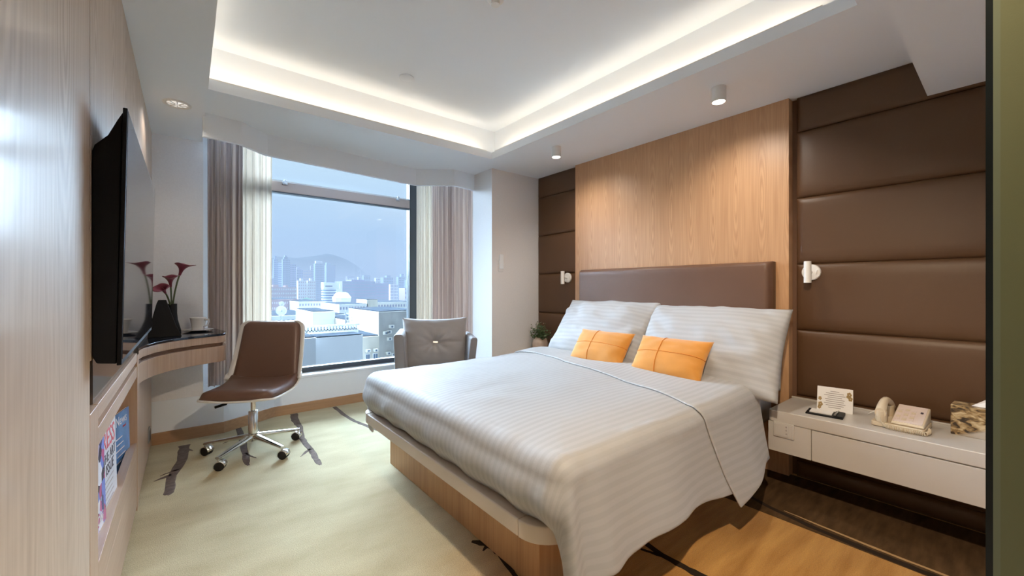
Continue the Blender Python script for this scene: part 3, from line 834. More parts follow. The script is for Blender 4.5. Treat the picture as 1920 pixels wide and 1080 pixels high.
XE, YN, YF, TOPZ = 0.985, 0.955, 2.64, 0.595
OVF, OVN, OVR = 0.300, 0.425, 0.36     # overhang foot, near, far
def prof(t, kind):
    """outward, downward for a length t of cloth past the edge"""
    r = 0.075
    q = r * PI / 2
    if t < q:
        a = t / r
        return r * math.sin(a), r * (1 - math.cos(a))
    s = t - q
    if kind == 'foot':
        return r + 0.030 * math.sin(min(1.0, s / 0.17) * PI) - 0.03 * (s / 0.17) ** 2, r + s * 0.98
    if kind == 'near':
        return r + 0.20 * s + 0.18 * s * s, r + s * 0.95
    return r + 0.10 * s, r + s * 0.98
def duvet_pt(xs, ys, lift=0.0):
    puff = 0.012 * N(xs * 2.2, ys * 2.2, 1.5) + 0.006 * N(xs * 6, ys * 6, 4.0)
    da = max(0.0, XE - xs)
    dn = max(0.0, YN - ys)
    df = max(0.0, ys - YF)
    x, y = max(xs, XE), min(max(ys, YN), YF)
    edge = min(1.0, min((x - XE), (y - YN), (YF - y)) / 0.30)
    z = TOPZ + 0.022 * math.sin(max(0, edge) * PI / 2) + puff * (0.4 + 0.6 * max(0, edge))
    z += 0.02 * max(0.0, min(1.0, (x - 2.0) / 0.4)) * (1.0 if dn == 0 else 0.6)
    db = max(dn, df)
    sgn = -1.0 if dn > 0 else 1.0
    kb = 'near' if dn > 0 else 'far'
    if da > 0 or db > 0:
        t = math.hypot(da, db)
        t = t if min(da, db) == 0 else max(da, db) + 0.32 * min(da, db)
        ph = math.atan2(db, da)
        wf_, wb_ = math.cos(ph) ** 2, math.sin(ph) ** 2
        of, dof = prof(t, 'foot'); ob, dob = prof(t, kb)
        out = of * wf_ + ob * wb_
        down = dof * wf_ + dob * wb_
        # gathers
        if db > 0:
            hang = max(0.0, (t - 0.10) / 0.3)
            out += hang * (0.016 * math.sin(x * 9 + 1.2) + 0.012 * N(x * 5, 2.2, 7.0)) * wb_
            corner = max(0.0, 1 - (x - XE) / 0.25) if da == 0 else 1.0
            out += hang * 0.022 * corner * math.sin(ph * 7.0 + x * 26.0) * wb_
        if da > 0:
            hang = max(0.0, (t - 0.10) / 0.2)
            out += hang * 0.007 * math.sin(y * 23 + 2 * N(y * 3, 0, 2)) * wf_
        x -= (out + lift) * math.cos(ph)
        y += sgn * (out + lift) * math.sin(ph)
        z -= down
        z += 0.006 * N(x * 8, z * 8, y * 8)
        z += lift * max(0, 1 - down / 0.07)
    else:
        z += lift
    return Vector((x, y, z))
XH = 2.44
DO = Vector((1.7, 1.8, 0.345))
def du_sheet(u, v):
    xs = (XE - OVF) + (XH - XE + OVF) * u
    ov = OVN + 0.012 * math.sin(xs * 7) + 0.02 * math.sin(xs * 3.1 + 1)
    if xs < XE + 0.3: ov += 0.03 * (XE + 0.3 - xs)
    y0, y1 = YN - ov, YF + OVR
    return xs, y0 + (y1 - y0) * v
def nonlin(t): return t
bm = bmesh.new()
grid(bm, lambda u, v: duvet_pt(*du_sheet(u, v)) - DO, 130, 170, lambda u, v: du_sheet(u, v))
du = build('duvet', bm, M['linen'], smooth=True, loc=DO)
sm = du.modifiers.new('thick', 'SOLIDIFY'); sm.thickness = 0.016; sm.offset = -1
ss = du.modifiers.new('sub', 'SUBSURF'); ss.levels = 1; ss.render_levels = 1
tag(du, 'white satin striped duvet spread over the bed', 'duvet')
def xfold(ys):
    q = max(0.0, min(1.0, (ys - 0.92) / 1.65))
    b = 1.80 + 0.40 * q ** 0.75
    if ys < YN: b += 0.30 * (YN - ys)
    return b + 0.006 * math.sin(ys * 9)
def band_sheet(u, v):
    y0, y1 = YN - 0.505, YF + OVR
    ys = y0 + (y1 - y0) * v
    xf = xfold(ys)
    xe = XH + 0.02 - (0.10 * max(0.0, YN - ys))
    xs = xf + (xe - xf) * u
    if ys < YN - 0.25:   # hem rises towards the head
        ys += 0.11 * u * ((YN - 0.25 - ys) / 0.255)
    return xs, ys
bm = bmesh.new()
def band_pt(u, v):
    xs, ys = band_sheet(u, v)
    lf = 0.0125 - 0.002 * math.exp(-u * 16)
    return duvet_pt(xs, ys, lf) - DO
grid(bm, band_pt, 40, 170, lambda u, v: band_sheet(u, v))
o = build('fold_back', bm, M['linen'], du, smooth=True)
sm = o.modifiers.new('thick', 'SOLIDIFY'); sm.thickness = 0.010; sm.offset = -1
ss = o.modifiers.new('sub', 'SUBSURF'); ss.levels = 1; ss.render_levels = 1

# headboard
hb = empty('headboard', (2.835, 1.703, 0.345), 'brown leather headboard pad on the oak panel', 'headboard')
bm = bmesh.new()
def pad(u, v, W_, H_, T_, e_=0.03):
    du_, dv_ = min(u, 1 - u) * W_, min(v, 1 - v) * H_
    q = min(1.0, du_ / e_), min(1.0, dv_ / e_)
    f = math.sqrt(max(0, 1 - (1 - q[0]) ** 2)) * math.sqrt(max(0, 1 - (1 - q[1]) ** 2))
    return T_ * f
us = [0, .002, .006, .012, .02, .03, .06, .15, .3, .5, .7, .85, .94, .97, .98, .988, .994, .998, 1]
HW, HH = 1.55, 0.97
vs = []
for a in us:
    row = []
    for b in us:
        y = (a - 0.5) * HW
        zz = b * HH
        sag = -0.012 * math.sin(a * PI) * b
        row.append(bm.verts.new((-0.02 - pad(a, b, HW, HH, 0.055), y, zz + 0 * sag)))
    vs.append(row)
for i in range(len(us) - 1):
    for j in range(len(us) - 1):
        bm.faces.new((vs[i][j], vs[i][j + 1], vs[i + 1][j + 1], vs[i + 1][j]))
build('pad', bm, M['leather'], hb, smooth=True)
box('backing_board', -0.02, 0.028, -HW / 2, HW / 2, 0, HH, M['leather_dark'], hb, bevel=0.004)

# pillows
def pillow(name, W_, H_, T_, root_loc, lean, m, label, cat, group, seed, concave=0.05, flange=0.0, skew=0.0, wr=0.010, nu=44, nv=34, yaw=0.0, roll=0.0):
    def surf(u, v, side):
        a, b = u * 2 - 1, v * 2 - 1
        w = W_ / 2 * a * (1 - concave * (1 - b * b) * abs(a))
        h = H_ / 2 * b * (1 - concave * 1.3 * (1 - a * a) * abs(b))
        t = max(0.0, (1 - abs(a) ** 2.6)) ** 0.55 * max(0.0, (1 - abs(b) ** 2.6)) ** 0.55
        wrk = wr * (N(a * 2.3, b * 3.6, seed) + 0.6 * N(a * 5 + b * 3, b * 6, seed + 3)) * min(1, 3 * t)
        cr = 0.5 * wr * math.sin((a * 9 - b * 5) + 3 * N(a * 2, b * 2, seed)) * (abs(a) ** 3) * min(1, 3 * t)
        d = side * (T_ / 2 * t + wrk + cr)
        w += skew * b
        return Vector((-d, -w, h + H_ / 2))
    bm = bmesh.new()
    uvl = bm.loops.layers.uv.new('uv')
    F_ = [[bm.verts.new(surf(i / nu, j / nv, 1)) for j in range(nv + 1)] for i in range(nu + 1)]
    B_ = [[F_[i][j] if i in (0, nu) or j in (0, nv) else bm.verts.new(surf(i / nu, j / nv, -1)) for j in range(nv + 1)] for i in range(nu + 1)]
    for G, fl in ((F_, 0), (B_, 1)):
        for i in range(nu):
            for j in range(nv):
                q = [(i, j), (i + 1, j), (i + 1, j + 1), (i, j + 1)]
                if fl: q = q[::-1]
                try: f = bm.faces.new([G[a][b] for a, b in q])
                except ValueError: continue
                for lp, (a, b) in zip(f.loops, q):
                    lp[uvl].uv = (a / nu * W_, b / nv * H_)
    o = build(name, bm, m, smooth=True, loc=root_loc)
    o.rotation_euler = Matrix.Rotation(yaw, 3, 'Z').to_4x4().to_3x3().to_euler()
    R_ = Matrix.Rotation(yaw, 3, 'Z') @ Matrix.Rotation(lean, 3, 'Y') @ Matrix.Rotation(roll, 3, 'X')
    o.rotation_euler = R_.to_euler()
    tag(o, label, cat, group)
    return o, surf
LEAN = math.radians(38)
pw = [('white pillow nearer the window leaning on the headboard', (2.425, 2.098, 0.60), 21, 0.0, 0.90),
      ('white pillow beside the night table with the telephone', (2.385, 1.235, 0.548), 33, -0.02, 0.90)]
for lb, lc, sd, sk, w_ in pw:
    pillow('pillow', w_, 0.56 if sd == 21 else 0.605, 0.20, lc, LEAN, M['linen'], lb, 'pillow', 'white pillows', sd, concave=0.035, skew=sk, wr=0.018)
pillow('pillow', 0.84, 0.40, 0.15, (2.60, 1.24, 0.57), math.radians(22), M['linen'], 'white pillow mostly hidden behind the near front pillow', 'pillow', 'white pillows', 51, concave=0.03, wr=0.010)
pillow('pillow', 0.84, 0.40, 0.15, (2.60, 2.12, 0.57), math.radians(22), M['linen'], 'white pillow mostly hidden behind the far front pillow', 'pillow', 'white pillows', 57, concave=0.03, wr=0.010)
for lb, lc, sd in (('orange velvet cushion nearer the window', (2.245, 1.875, 0.605), 61), ('orange velvet cushion nearer the telephone', (2.235, 1.335, 0.605), 67)):
    o, sf = pillow('throw_cushion', 0.475, 0.285, 0.125, lc, math.radians(37), M['orange'], lb, 'cushion', 'orange throw cushions', sd, concave=0.05, wr=0.005, nu=30, nv=24)
    for kind in (0, 1):
        bm = bmesh.new()
        pts = []
        for k in range(27):
            t = k / 26
            p = sf(t, 0.53, 1) if kind == 0 else sf(0.40, t, 1)
            pts.append(p + Vector((-0.0005, 0, 0)))
        tube(bm, pts, 0.0028, 6)
        build('seam', bm, M['orange_seam'], o, smooth=True)

# ------------------------------------------------------------------ night tables
NZ0, NZ1 = 0.262, 0.483
nt_ = empty('night_table', (2.71, 0.20, NZ0), 'cream floating night table carrying the telephone', 'night table')
bm = bmesh.new(); prism(bm, [(a - 2.71, b - 0.20) for a, b in rounded_rect(2.50, 2.89, -0.55, 0.848, [0.0, 0.02, 0, 0])], NZ1 - 0.062 - NZ0, NZ1 - NZ0)
build('top', bm, M['cream_lacquer'], nt_, bevel=0.005)
put(box('carcass', 2.512, 2.888, -0.55, 0.846, NZ0 + 0.001, NZ1 - 0.0625, M['cream_lacquer'], bevel=0.001), nt_)
fp = put(box('fixed_panel', 2.501, 2.512, 0.652, 0.848, NZ0, NZ1 - 0.063, M['cream_lacquer'], bevel=0.001), nt_)
put(box('drawer_front', 2.501, 2.512, -0.55, 0.6485, NZ0, NZ1 - 0.0655, M['cream_lacquer'], bevel=0.0015), nt_)
put(box('back_upstand', 2.872, 2.8895, -0.55, 0.848, NZ1, NZ1 + 0.008, M['cream_lacquer'], bevel=0.002), nt_)
sp_ = put(box('switch_plate', 2.494, 2.501, 0.725, 0.822, 0.345, 0.425, M['cream_lacquer'], bevel=0.003), nt_)
box('switch_button', -0.006, -0.0035, -0.020, 0.040, 0.008, 0.072, M['cream_lacquer'], sp_, bevel=0.0015)
box('switch_strip', -0.0055, -0.0035, -0.040, -0.024, 0.008, 0.072, M['cream_lacquer'], sp_, bevel=0.001)
for zz in (0.022, 0.040, 0.058):
    box('indicator', -0.0075, -0.006, -0.017, -0.011, zz, zz + 0.006, M['ink'], sp_)
n2 = empty('night_table', (2.71, 2.90, NZ0), 'cream floating night table holding the small plant on the window side', 'night table')
put(box('top', 2.50, 2.89, 2.745, 3.162, NZ1 - 0.062, NZ1, M['cream_lacquer'], bevel=0.005), n2)
put(box('carcass', 2.512, 2.888, 2.745, 3.162, NZ0, NZ1 - 0.0625, M['cream_lacquer'], bevel=0.002), n2)

# wall reading lamps
def sconce(y, z, label):
    r = empty('reading_lamp', (XR - 0.030, y, z), label, 'wall lamp', 'white wall reading lamps')
    bm = bmesh.new(); lathe(bm, [(0.0, 0.0), (0.047, 0.0), (0.047, 0.014), (0.043, 0.018)], 32)
    bmesh.ops.rotate(bm, verts=bm.verts, cent=(0, 0, 0), matrix=Matrix.Rotation(-PI / 2, 3, 'Y'))
    build('wall_plate', bm, M['white_plastic'], r, smooth='auto')
    bm = bmesh.new(); tube(bm, [(-0.016, 0, 0), (-0.062, 0, 0)], 0.009, 12); build('arm', bm, M['white_plastic'], r, smooth='auto')
    bm = bmesh.new(); lathe(bm, [(0.0, 0.062), (0.0185, 0.062), (0.0185, -0.062), (0.015, -0.062), (0.0145, -0.05), (0.0, -0.05)][::-1], 24)
    build('lamp_head', bm, M['white_plastic'], r, smooth='auto', loc=(-0.078, 0, 0))
    bm = bmesh.new(); tube(bm, [(-0.020, -0.026, -0.012), (-0.020, -0.030, 0.012)], 0.004, 8); build('switch', bm, M['white_plastic'], r)
sconce(0.750, 1.243, 'white cylinder reading lamp on the padded wall above the telephone')
sconce(2.715, 1.250, 'white cylinder reading lamp on the padded wall above the small plant')

# pillar sensor
p = aty(938, 493, 3.165)
r = empty('wall_remote', (p.x, 3.165, p.z), 'small white remote holder on the pillar wall', 'remote control')
box('holder', -0.030, 0.030, -0.014, -0.001, -0.085, 0.02, M['wallpaper'], r, bevel=0.006)
box('remote', -0.024, 0.024, -0.026, -0.0145, -0.06, 0.085, M['paint'], r, bevel=0.006)

# ------------------------------------------------------------------ things on the night table
ZT = NZ1
p = atz(1556, 775, ZT)
r = empty('note_tray', (2.625, 0.622, ZT), 'black note tray with white pad and pen beside the tent card', 'note tray')
r.rotation_euler = (0, 0, math.radians(6)); r.scale = (0.88, 0.74, 1.0)
box('base', -0.062, 0.062, -0.105, 0.105, 0, 0.008, M['black'], r, bevel=0.002)
box('raised_edge', -0.062, 0.062, -0.105, -0.052, 0.0082, 0.014, M['black'], r, bevel=0.002)
box('note_pad', -0.040, 0.045, -0.042, 0.085, 0.0082, 0.013, M['paper'], r)
bm = bmesh.new(); tube(bm, [(-0.055, -0.062, 0.0185), (0.045, -0.068, 0.0185), (0.058, -0.069, 0.0185)], [0.0045, 0.0045, 0.002], 10); build('pen', bm, M['steel'], r, smooth='auto')

p = atz(1566, 768, ZT)
r = empty('tent_card', (2.755, 0.610, ZT), 'white folded tent card with printed text and gold flowers', 'card')
r.rotation_euler = (0, 0, math.radians(9)); r.scale = (0.95, 0.76, 0.98)
CW, CH, CL = 0.20, 0.125, 0.035
for sgn in (-1, 1):
    bm = bmesh.new()
    a = [bm.verts.new(v) for v in ((sgn * CL, -CW / 2, 0), (sgn * CL, CW / 2, 0), (0, CW / 2, CH), (0, -CW / 2, CH))]
    bm.faces.new(a)
    o = build('leaf', bm, M['paper'], r)
    q = o.modifiers.new('t', 'SOLIDIFY'); q.thickness = 0.001; q.offset = 0
tilt = math.atan2(CL, CH)
fr = Matrix.Rotation(-PI / 2, 3, 'Z') @ Matrix.Rotation(PI / 2 - tilt, 3, 'X')
def on_card(u, v): return Vector((-CL * (1 - v / CH) - 0.0012, u, v))
for k in range(9):
    wv = (0.05, 0.10, 0.12, 0.08, 0.11, 0.10, 0.12, 0.10, 0.07)[k]
    z = 0.102 - k * 0.0105
    bm = bmesh.new()
    a = [bm.verts.new(on_card(u, z + d)) for u, d in ((-wv / 2, 0), (wv / 2, 0), (wv / 2, 0.0030), (-wv / 2, 0.0030))]
    bm.faces.new(a)
    build('print_line', bm, M['ink'], r)
for (cy, cz, s_) in ((0.083, 0.060, 0.010), (0.080, 0.030, 0.013), (0.086, 0.014, 0.010), (-0.080, 0.096, 0.013), (-0.086, 0.076, 0.012), (-0.072, 0.086, 0.008)):
    bm = bmesh.new()
    for k in range(5):
        a = 2 * PI * k / 5 + cy * 40
        c = on_card(cy + 0.6 * s_ * math.cos(a), cz + 0.6 * s_ * math.sin(a))
        f = [bm.verts.new(on_card(cy + 0.6 * s_ * math.cos(a) + 0.5 * s_ * math.cos(b), cz + 0.6 * s_ * math.sin(a) + 0.5 * s_ * math.sin(b))) for b in [2 * PI * j / 8 for j in range(8)]]
        bm.faces.new(f)
    build('flower_print', bm, M['gold'], r)

# telephone
p = atz(1690, 792, ZT)
r = empty('telephone', (2.69, 0.335, ZT), 'ivory desk telephone with coiled cord on the night table', 'telephone')
r.rotation_euler = (0, 0, math.radians(-2)); r.scale = (0.95, 0.78, 1.08)
# local: -x is the front (towards the room), +y to the left in the photo
bm = bmesh.new()
prism(bm, rounded_rect(-0.105, 0.10, -0.115, 0.125, 0.018, 4), 0.002, 0.022)
build('base', bm, M['phone'], r, bevel=0.004)
bm = bmesh.new()   # wedge body under the key panel
def wedge(bm, x0, x1, y0, y1, za, zb, z0=0.022):
    v = [bm.verts.new(c) for c in ((x0, y0, z0), (x0, y1, z0), (x1, y1, z0), (x1, y0, z0), (x0, y0, za), (x0, y1, za), (x1, y1, zb), (x1, y0, zb))]
    for f in ((0, 1, 2, 3), (4, 7, 6, 5), (0, 4, 5, 1), (1, 5, 6, 2), (2, 6, 7, 3), (3, 7, 4, 0)):
        bm.faces.new([v[i] for i in f])
wedge(bm, -0.095, 0.095, -0.110, 0.035, 0.034, 0.082)
build('body', bm, M['phone'], r, bevel=0.006)
bm = bmesh.new(); wedge(bm, -0.088, 0.085, -0.100, 0.028, 0.0375, 0.0812, 0.03)
kp = build('key_card', bm, M['paper_pink'], r)
sl = (0.0812 - 0.0375) / 0.173
for i in range(5):
    for j in range(3):
        x = 0.035 - i * 0.024; y = 0.012 - j * 0.030
        z = 0.0375 + (x + 0.088) * sl
        bm = bmesh.new(); wedge(bm, x - 0.008, x + 0.008, y - 0.010, y + 0.010, z + 0.0015 - 0.008 * sl + 0.0, z + 0.0015 + 0.008 * sl, z - 0.004)
        build('key', bm, M['phone'] if (i + j) % 2 else M['paper_pink'], kp)
bm = bmesh.new(); wedge(bm, 0.02, 0.034, -0.088, -0.076, 0.0375 + 0.108 * sl + 0.002, 0.0375 + 0.122 * sl + 0.002, 0.06); build('message_lamp', bm, M['ink_dark'], kp)
# handset lying lengthwise (front to back) on the left
bm = bmesh.new()
hp = []
for k in range(17):
    t = k / 16
    x = -0.100 + 0.205 * t
    z = 0.062 + 0.040 * math.sin(t * PI) ** 0.8
    hp.append((Vector((x, 0.080, z)), 0.024 - 0.006 * math.sin(t * PI)))
rings = []
for c, rad in hp:
    rings.append([bm.verts.new((c.x, c.y + rad * 1.15 * math.cos(2 * PI * k / 12), c.z + rad * 0.85 * math.sin(2 * PI * k / 12))) for k in range(12)])
for a, b in zip(rings, rings[1:]):
    for k in range(12): bm.faces.new((a[k], a[(k + 1) % 12], b[(k + 1) % 12], b[k]))
bm.faces.new(rings[0][::-1]); bm.faces.new(rings[-1])
hs = build('handset', bm, M['phone'], r, smooth='auto')
for xx in (-0.080, 0.082):
    bm = bmesh.new(); lathe(bm, [(0.027, 0.022), (0.029, 0.040), (0.026, 0.070)], 20, xx, 0.080); build('ear_cup', bm, M['phone'], hs, smooth='auto')
bm = bmesh.new()
pts = []
path = [Vector((-0.104, 0.080, 0.050)), Vector((-0.118, 0.072, 0.028)), Vector((-0.124, 0.050, 0.012)), Vector((-0.126, 0.0, 0.010)), Vector((-0.124, -0.07, 0.010)), Vector((-0.112, -0.118, 0.010)), Vector((-0.070, -0.128, 0.010)), Vector((-0.02, -0.121, 0.010))]
def pathat(s):
    k = min(len(path) - 2, int(s * (len(path) - 1))); f = s * (len(path) - 1) - k
    return path[k].lerp(path[k + 1], f), (path[k + 1] - path[k]).normalized()
NT = 520
for k in range(NT + 1):
    s_ = k / NT
    c, d = pathat(s_)
    a = Vector((0, 0, 1)); a = (a - d * a.dot(d)).normalized(); b = d.cross(a)
    rr = 0.0072 if s_ > 0.22 else 0.0005 + 0.0067 * max(0, (s_ - 0.17) / 0.05)
    ang = s_ * 46 * 2 * PI
    pts.append(c + (a * math.cos(ang) + b * math.sin(ang)) * rr)
tube(bm, pts, 0.0017, 5)
build('coiled_cord', bm, M['phone'], r, smooth=True)
bm = bmesh.new(); tube(bm, [(0.095, 0.08, 0.012), (0.12, 0.11, 0.022), (0.13, 0.15, 0.024), (0.12, 0.18, 0.010), (0.11, 0.19, 0.003)], 0.0022, 6); build('line_cable', bm, M['white_plastic'], r, smooth=True)

# tissue box
r = empty('tissue_box', (2.775, 0.062, ZT), 'tissue box with brown rock print at the night table end', 'tissue box')
r.rotation_euler = (0, 0, math.radians(-3))
box('carton', -0.055, 0.055, -0.115, 0.115, 0, 0.135, M['tissue_print'], r, bevel=0.002)
bm = bmesh.new()
v = [bm.verts.new(c) for c in ((-0.02, 0.055, 0.1355), (-0.02, -0.07, 0.1355), (0.02, -0.06, 0.1355), (0.02, 0.05, 0.1355), (0.0, 0.005, 0.175), (0.006, -0.014, 0.170))]
for f in ((0, 1, 5), (0, 5, 4), (1, 2, 5), (2, 3, 4), (2, 4, 5), (3, 0, 4)): bm.faces.new([v[i] for i in f])
build('tissue', bm, M['paper'], r)

# small plant on the far night table
PV = Vector((2.77, 2.985, ZT))
r = empty('plant_pot', PV, 'round glazed cream pot beside the headboard panel', 'pot')
bm = bmesh.new(); lathe(bm, [(0.045, 0), (0.068, 0.03), (0.080, 0.08), (0.079, 0.12), (0.068, 0.155), (0.050, 0.172), (0.044, 0.172), (0.04, 0.15), (0.03, 0.14)], 32); build('body', bm, M['vase_cream'], r, smooth=True)
r2 = empty('potted_plant', PV + Vector((0, 0, 0.142)), 'small leafy green plant with pale blossoms in the cream pot', 'plant')
bm = bmesh.new()
tips = []
for k in range(46):
    a, el = random.uniform(0, 2 * PI), random.uniform(0.15, 1.4)
    L = random.uniform(0.10, 0.165)
    tip = Vector((math.cos(a) * math.cos(el) * L * 0.85, math.sin(a) * math.cos(el) * L * 0.85, 0.02 + math.sin(el) * L))
    base = Vector((math.cos(a) * 0.015, math.sin(a) * 0.015, 0))
    tube(bm, [base, base.lerp(tip, 0.5) + Vector((0, 0, 0.012)), tip], 0.0013, 4)
    tips.append((base, tip))
build('stems', bm, M['stem'], r2)['kind'] = 'stuff'
bm = bmesh.new()
for base, tip in tips:
    for q in range(11):
        c = base.lerp(tip, 0.25 + 0.75 * q / 10) + Vector((random.uniform(-.01, .01), random.uniform(-.01, .01), random.uniform(-.006, .01)))
        d = Vector((random.uniform(-1, 1), random.uniform(-1, 1), random.uniform(-.2, 1))).normalized()
        w = d.orthogonal().normalized()
        L = random.uniform(0.018, 0.030)
        vv = [bm.verts.new(c + x_) for x_ in (Vector(), d * L * .5 + w * L * .36, d * L, d * L * .5 - w * L * .36)]
        bm.faces.new(vv)
build('foliage', bm, M['leaf'], r2)['kind'] = 'stuff'
bm = bmesh.new()
for base, tip in tips[::3]:
    c = tip + Vector((0, 0, 0.006))
    for q in range(5):
        a = 2 * PI * q / 5
        d = Vector((math.cos(a), math.sin(a), 0.5)); w = Vector((-math.sin(a), math.cos(a), 0))
        vv = [bm.verts.new(c + x_) for x_ in (Vector(), d * .006 + w * .003, d * .010, d * .006 - w * .003)]
        bm.faces.new(vv)
build('blossoms', bm, M['flower_pale'], r2)['kind'] = 'stuff'

# ------------------------------------------------------------------ green glass partition at the right edge of the frame
gd = empty('glass_door', (0.80, -0.5, 0), 'green frosted glass door with dark sealed edge at the right', 'glass door')
y0 = atx(1848, 540, 0.80).y; y1 = atx(1862, 540, 0.80).y; y2 = atx(1876, 540, 0.80).y
put(box('edge_seal', 0.80, 0.822, y1, y0, 0.006, ZN - 0.004, M['seal']), gd)
put(box('polished_edge', 0.80, 0.822, y2, y1, 0.006, ZN - 0.004, M['glass_edge']), gd)
put(box('glass_panel', 0.80, 0.822, -1.4, y2, 0.0, ZN - 0.004, M['glass_green']), gd)
put(box('closing_jamb', 0.80, 0.86, YB + 0.001, -1.4, 0.0, ZN - 0.001, M['seal']), gd)

# ------------------------------------------------------------------ television
tv = empty('television', (-0.16, 2.165, 0.936), 'black flat television on the oak wall above the magazine niche', 'television')
def tvx(z): return -0.1405 + (z - 0.936) / 0.716 * 0.0125
def yprism(bm, prof, y0, y1, ox=0, oy=0, oz=0):
    a = [bm.verts.new((p[0] - ox, y0 - oy, p[1] - oz)) for p in prof]
    b = [bm.verts.new((p[0] - ox, y1 - oy, p[1] - oz)) for p in prof]
    bm.faces.new(a); bm.faces.new(b[::-1])
    n = len(prof)
    for i in range(n):
        j = (i + 1) % n
        bm.faces.new((a[i], b[i], b[j], a[j]))
bm = bmesh.new()
yprism(bm, [(tvx(0.936) - 0.010, 0.936), (tvx(0.936), 0.936), (tvx(1.652), 1.652), (tvx(1.652) - 0.010, 1.652)], 1.55, 2.78, -0.16, 2.165, 0.936)
build('bezel', bm, M['black'], tv, bevel=0.002)
bm = bmesh.new()
yprism(bm, [(tvx(0.95), 0.952), (tvx(0.95) + 0.0012, 0.952), (tvx(1.645) + 0.0012, 1.645), (tvx(1.645), 1.645)], 1.556, 2.774, -0.16, 2.165, 0.936)
build('screen', bm, M['screen'], tv)
bm = bmesh.new()
yprism(bm, [(tvx(0.95) - 0.0105, 0.940), (tvx(1.64) - 0.0105, 1.640), (-0.150, 1.615), (-0.168, 1.570), (-0.194, 1.538), (-0.1985, 1.52), (-0.1985, 0.965), (-0.19, 0.945)], 1.556, 2.774, -0.16, 2.165, 0.936)
build('back_housing', bm, M['black'], tv, bevel=0.003)

# ------------------------------------------------------------------ media cabinet under the television
cb = empty('media_cabinet', (-0.31, 2.7, 0), 'low oak wall cabinet with open magazine niche', 'cabinet')
X0 = -0.418
def cbox(name, *a, mt=None, bevel=0.0015): return put(box(name, *a, mt or M['cab_oak'], bevel=bevel), cb)
cbox('end_stile', X0, XL, 1.5415, 1.668, 0.0, 0.812)
cbox('upper_rail', X0, XL, 1.6685, 2.838, 0.768, 0.813, mt=M['cab_oak_h'])
cbox('finger_groove', X0, XL - 0.018, 1.6685, 2.838, 0.7455, 0.7675, mt=M['groove'], bevel=0)
cbox('lower_rail', X0, XL, 1.6685, 2.838, 0.690, 0.745, mt=M['cab_oak_h'])
cbox('post', X0, XL + 0.002, 2.8385, 2.915, 0.0, 0.80)
cbox('niche_back', X0, X0 + 0.02, 1.6685, 2.838, 0.27, 0.6895, bevel=0)
cbox('niche_floor', X0 + 0.0205, XL - 0.035, 1.6685, 2.838, 0.25, 0.268, bevel=0)
bm = bmesh.new()
yprism(bm, [(XL - 0.034, 0.25), (XL, 0.25), (XL, 0.352), (XL - 0.034, 0.345)], 1.6685, 2.838, -0.31, 2.7, 0)
build('niche_lip', bm, M['cab_oak_h'], cb, bevel=0.001)
cbox('lower_panel', X0, XL, 1.6685, 2.838, 0.025, 0.2495, mt=M['cab_oak_h'])
cbox('toe_kick', X0, XL - 0.02, 1.6685, 3.93, 0.0, 0.0245, mt=M['groove'], bevel=0)
cbox('side_panel', X0, XL, 2.9155, 3.40, 0.025, 0.634)
cbox('side_panel', X0, XL, 3.402, 3.932, 0.025, 0.634)
so = cbox('socket_plate', XL, XL + 0.008, 3.60, 3.69, 0.115, 0.21, mt=M['steel'])
box('socket_face', 0.004, 0.0055, -0.035, 0.035, 0.012, 0.083, M['black'], so)

# magazines in the niche
def magazine(name, far, ang, w, h, m, label, lean=0.10):
    r = empty(name, (far[0], far[1], 0.2685), label, 'magazine', 'magazines in the niche')
    r.rotation_euler = (Matrix.Rotation(ang, 3, 'Z') @ Matrix.Rotation(-lean, 3, 'Y')).to_euler()
    box('cover', -0.004, 0.0, -w, 0, 0.001, h, m, r)
    box('pages', -0.009, -0.0042, -w + 0.002, -0.002, 0.003, h - 0.002, M['paper'], r)
    return r
TR = (PI / 2, 0, PI / 2)
m1 = magazine('magazine', (-0.222, 2.80), math.radians(-10), 0.215, 0.285, M['mag_blue'], 'blue magazine with pale News title nearest the desk', 0.02)
text_mesh('title', 'News', 0.062, M['mag_white'], m1, (0.0006, -0.108, 0.228), TR)
text_mesh('subtitle', 'travel', 0.018, M['ink_red'], m1, (0.0006, -0.07, 0.205), TR)
for k in range(5):
    bm = bmesh.new(); abox(bm, 0.0003, 0.0008, -0.185 + 0.01 * (k % 2), -0.10 + 0.012 * k, 0.165 - k * 0.028, 0.170 - k * 0.028); build('print_line', bm, M['mag_white'], m1)
m2 = magazine('magazine', (-0.217, 2.27), math.radians(-3), 0.245, 0.375, M['mag_white'], 'white magazine with red letters, in the middle of the niche', 0.02)
text_mesh('title', 'RESS', 0.100, M['ink_red'], m2, (0.0006, -0.122, 0.285), TR)
text_mesh('headline', 'THE ART', 0.052, M['ink_dark'], m2, (0.0006, -0.122, 0.235), TR)
text_mesh('headline', 'ISSUE', 0.056, M['ink_dark'], m2, (0.0006, -0.118, 0.188), TR)
for k in range(6):
    bm = bmesh.new(); abox(bm, 0.0003, 0.0008, -0.20, -0.06 - 0.012 * (k % 3), 0.165 - k * 0.02, 0.169 - k * 0.02); build('print_line', bm, M['ink'], m2)
m3 = magazine('magazine', (-0.217, 1.985), math.radians(-3), 0.25, 0.365, M['mag_collage'], 'dark magazine with colourful collage cover nearest the door', 0.02)
text_mesh('title', 'CROSS', 0.045, M['mag_white'], m3, (0.0006, -0.11, 0.10), TR)

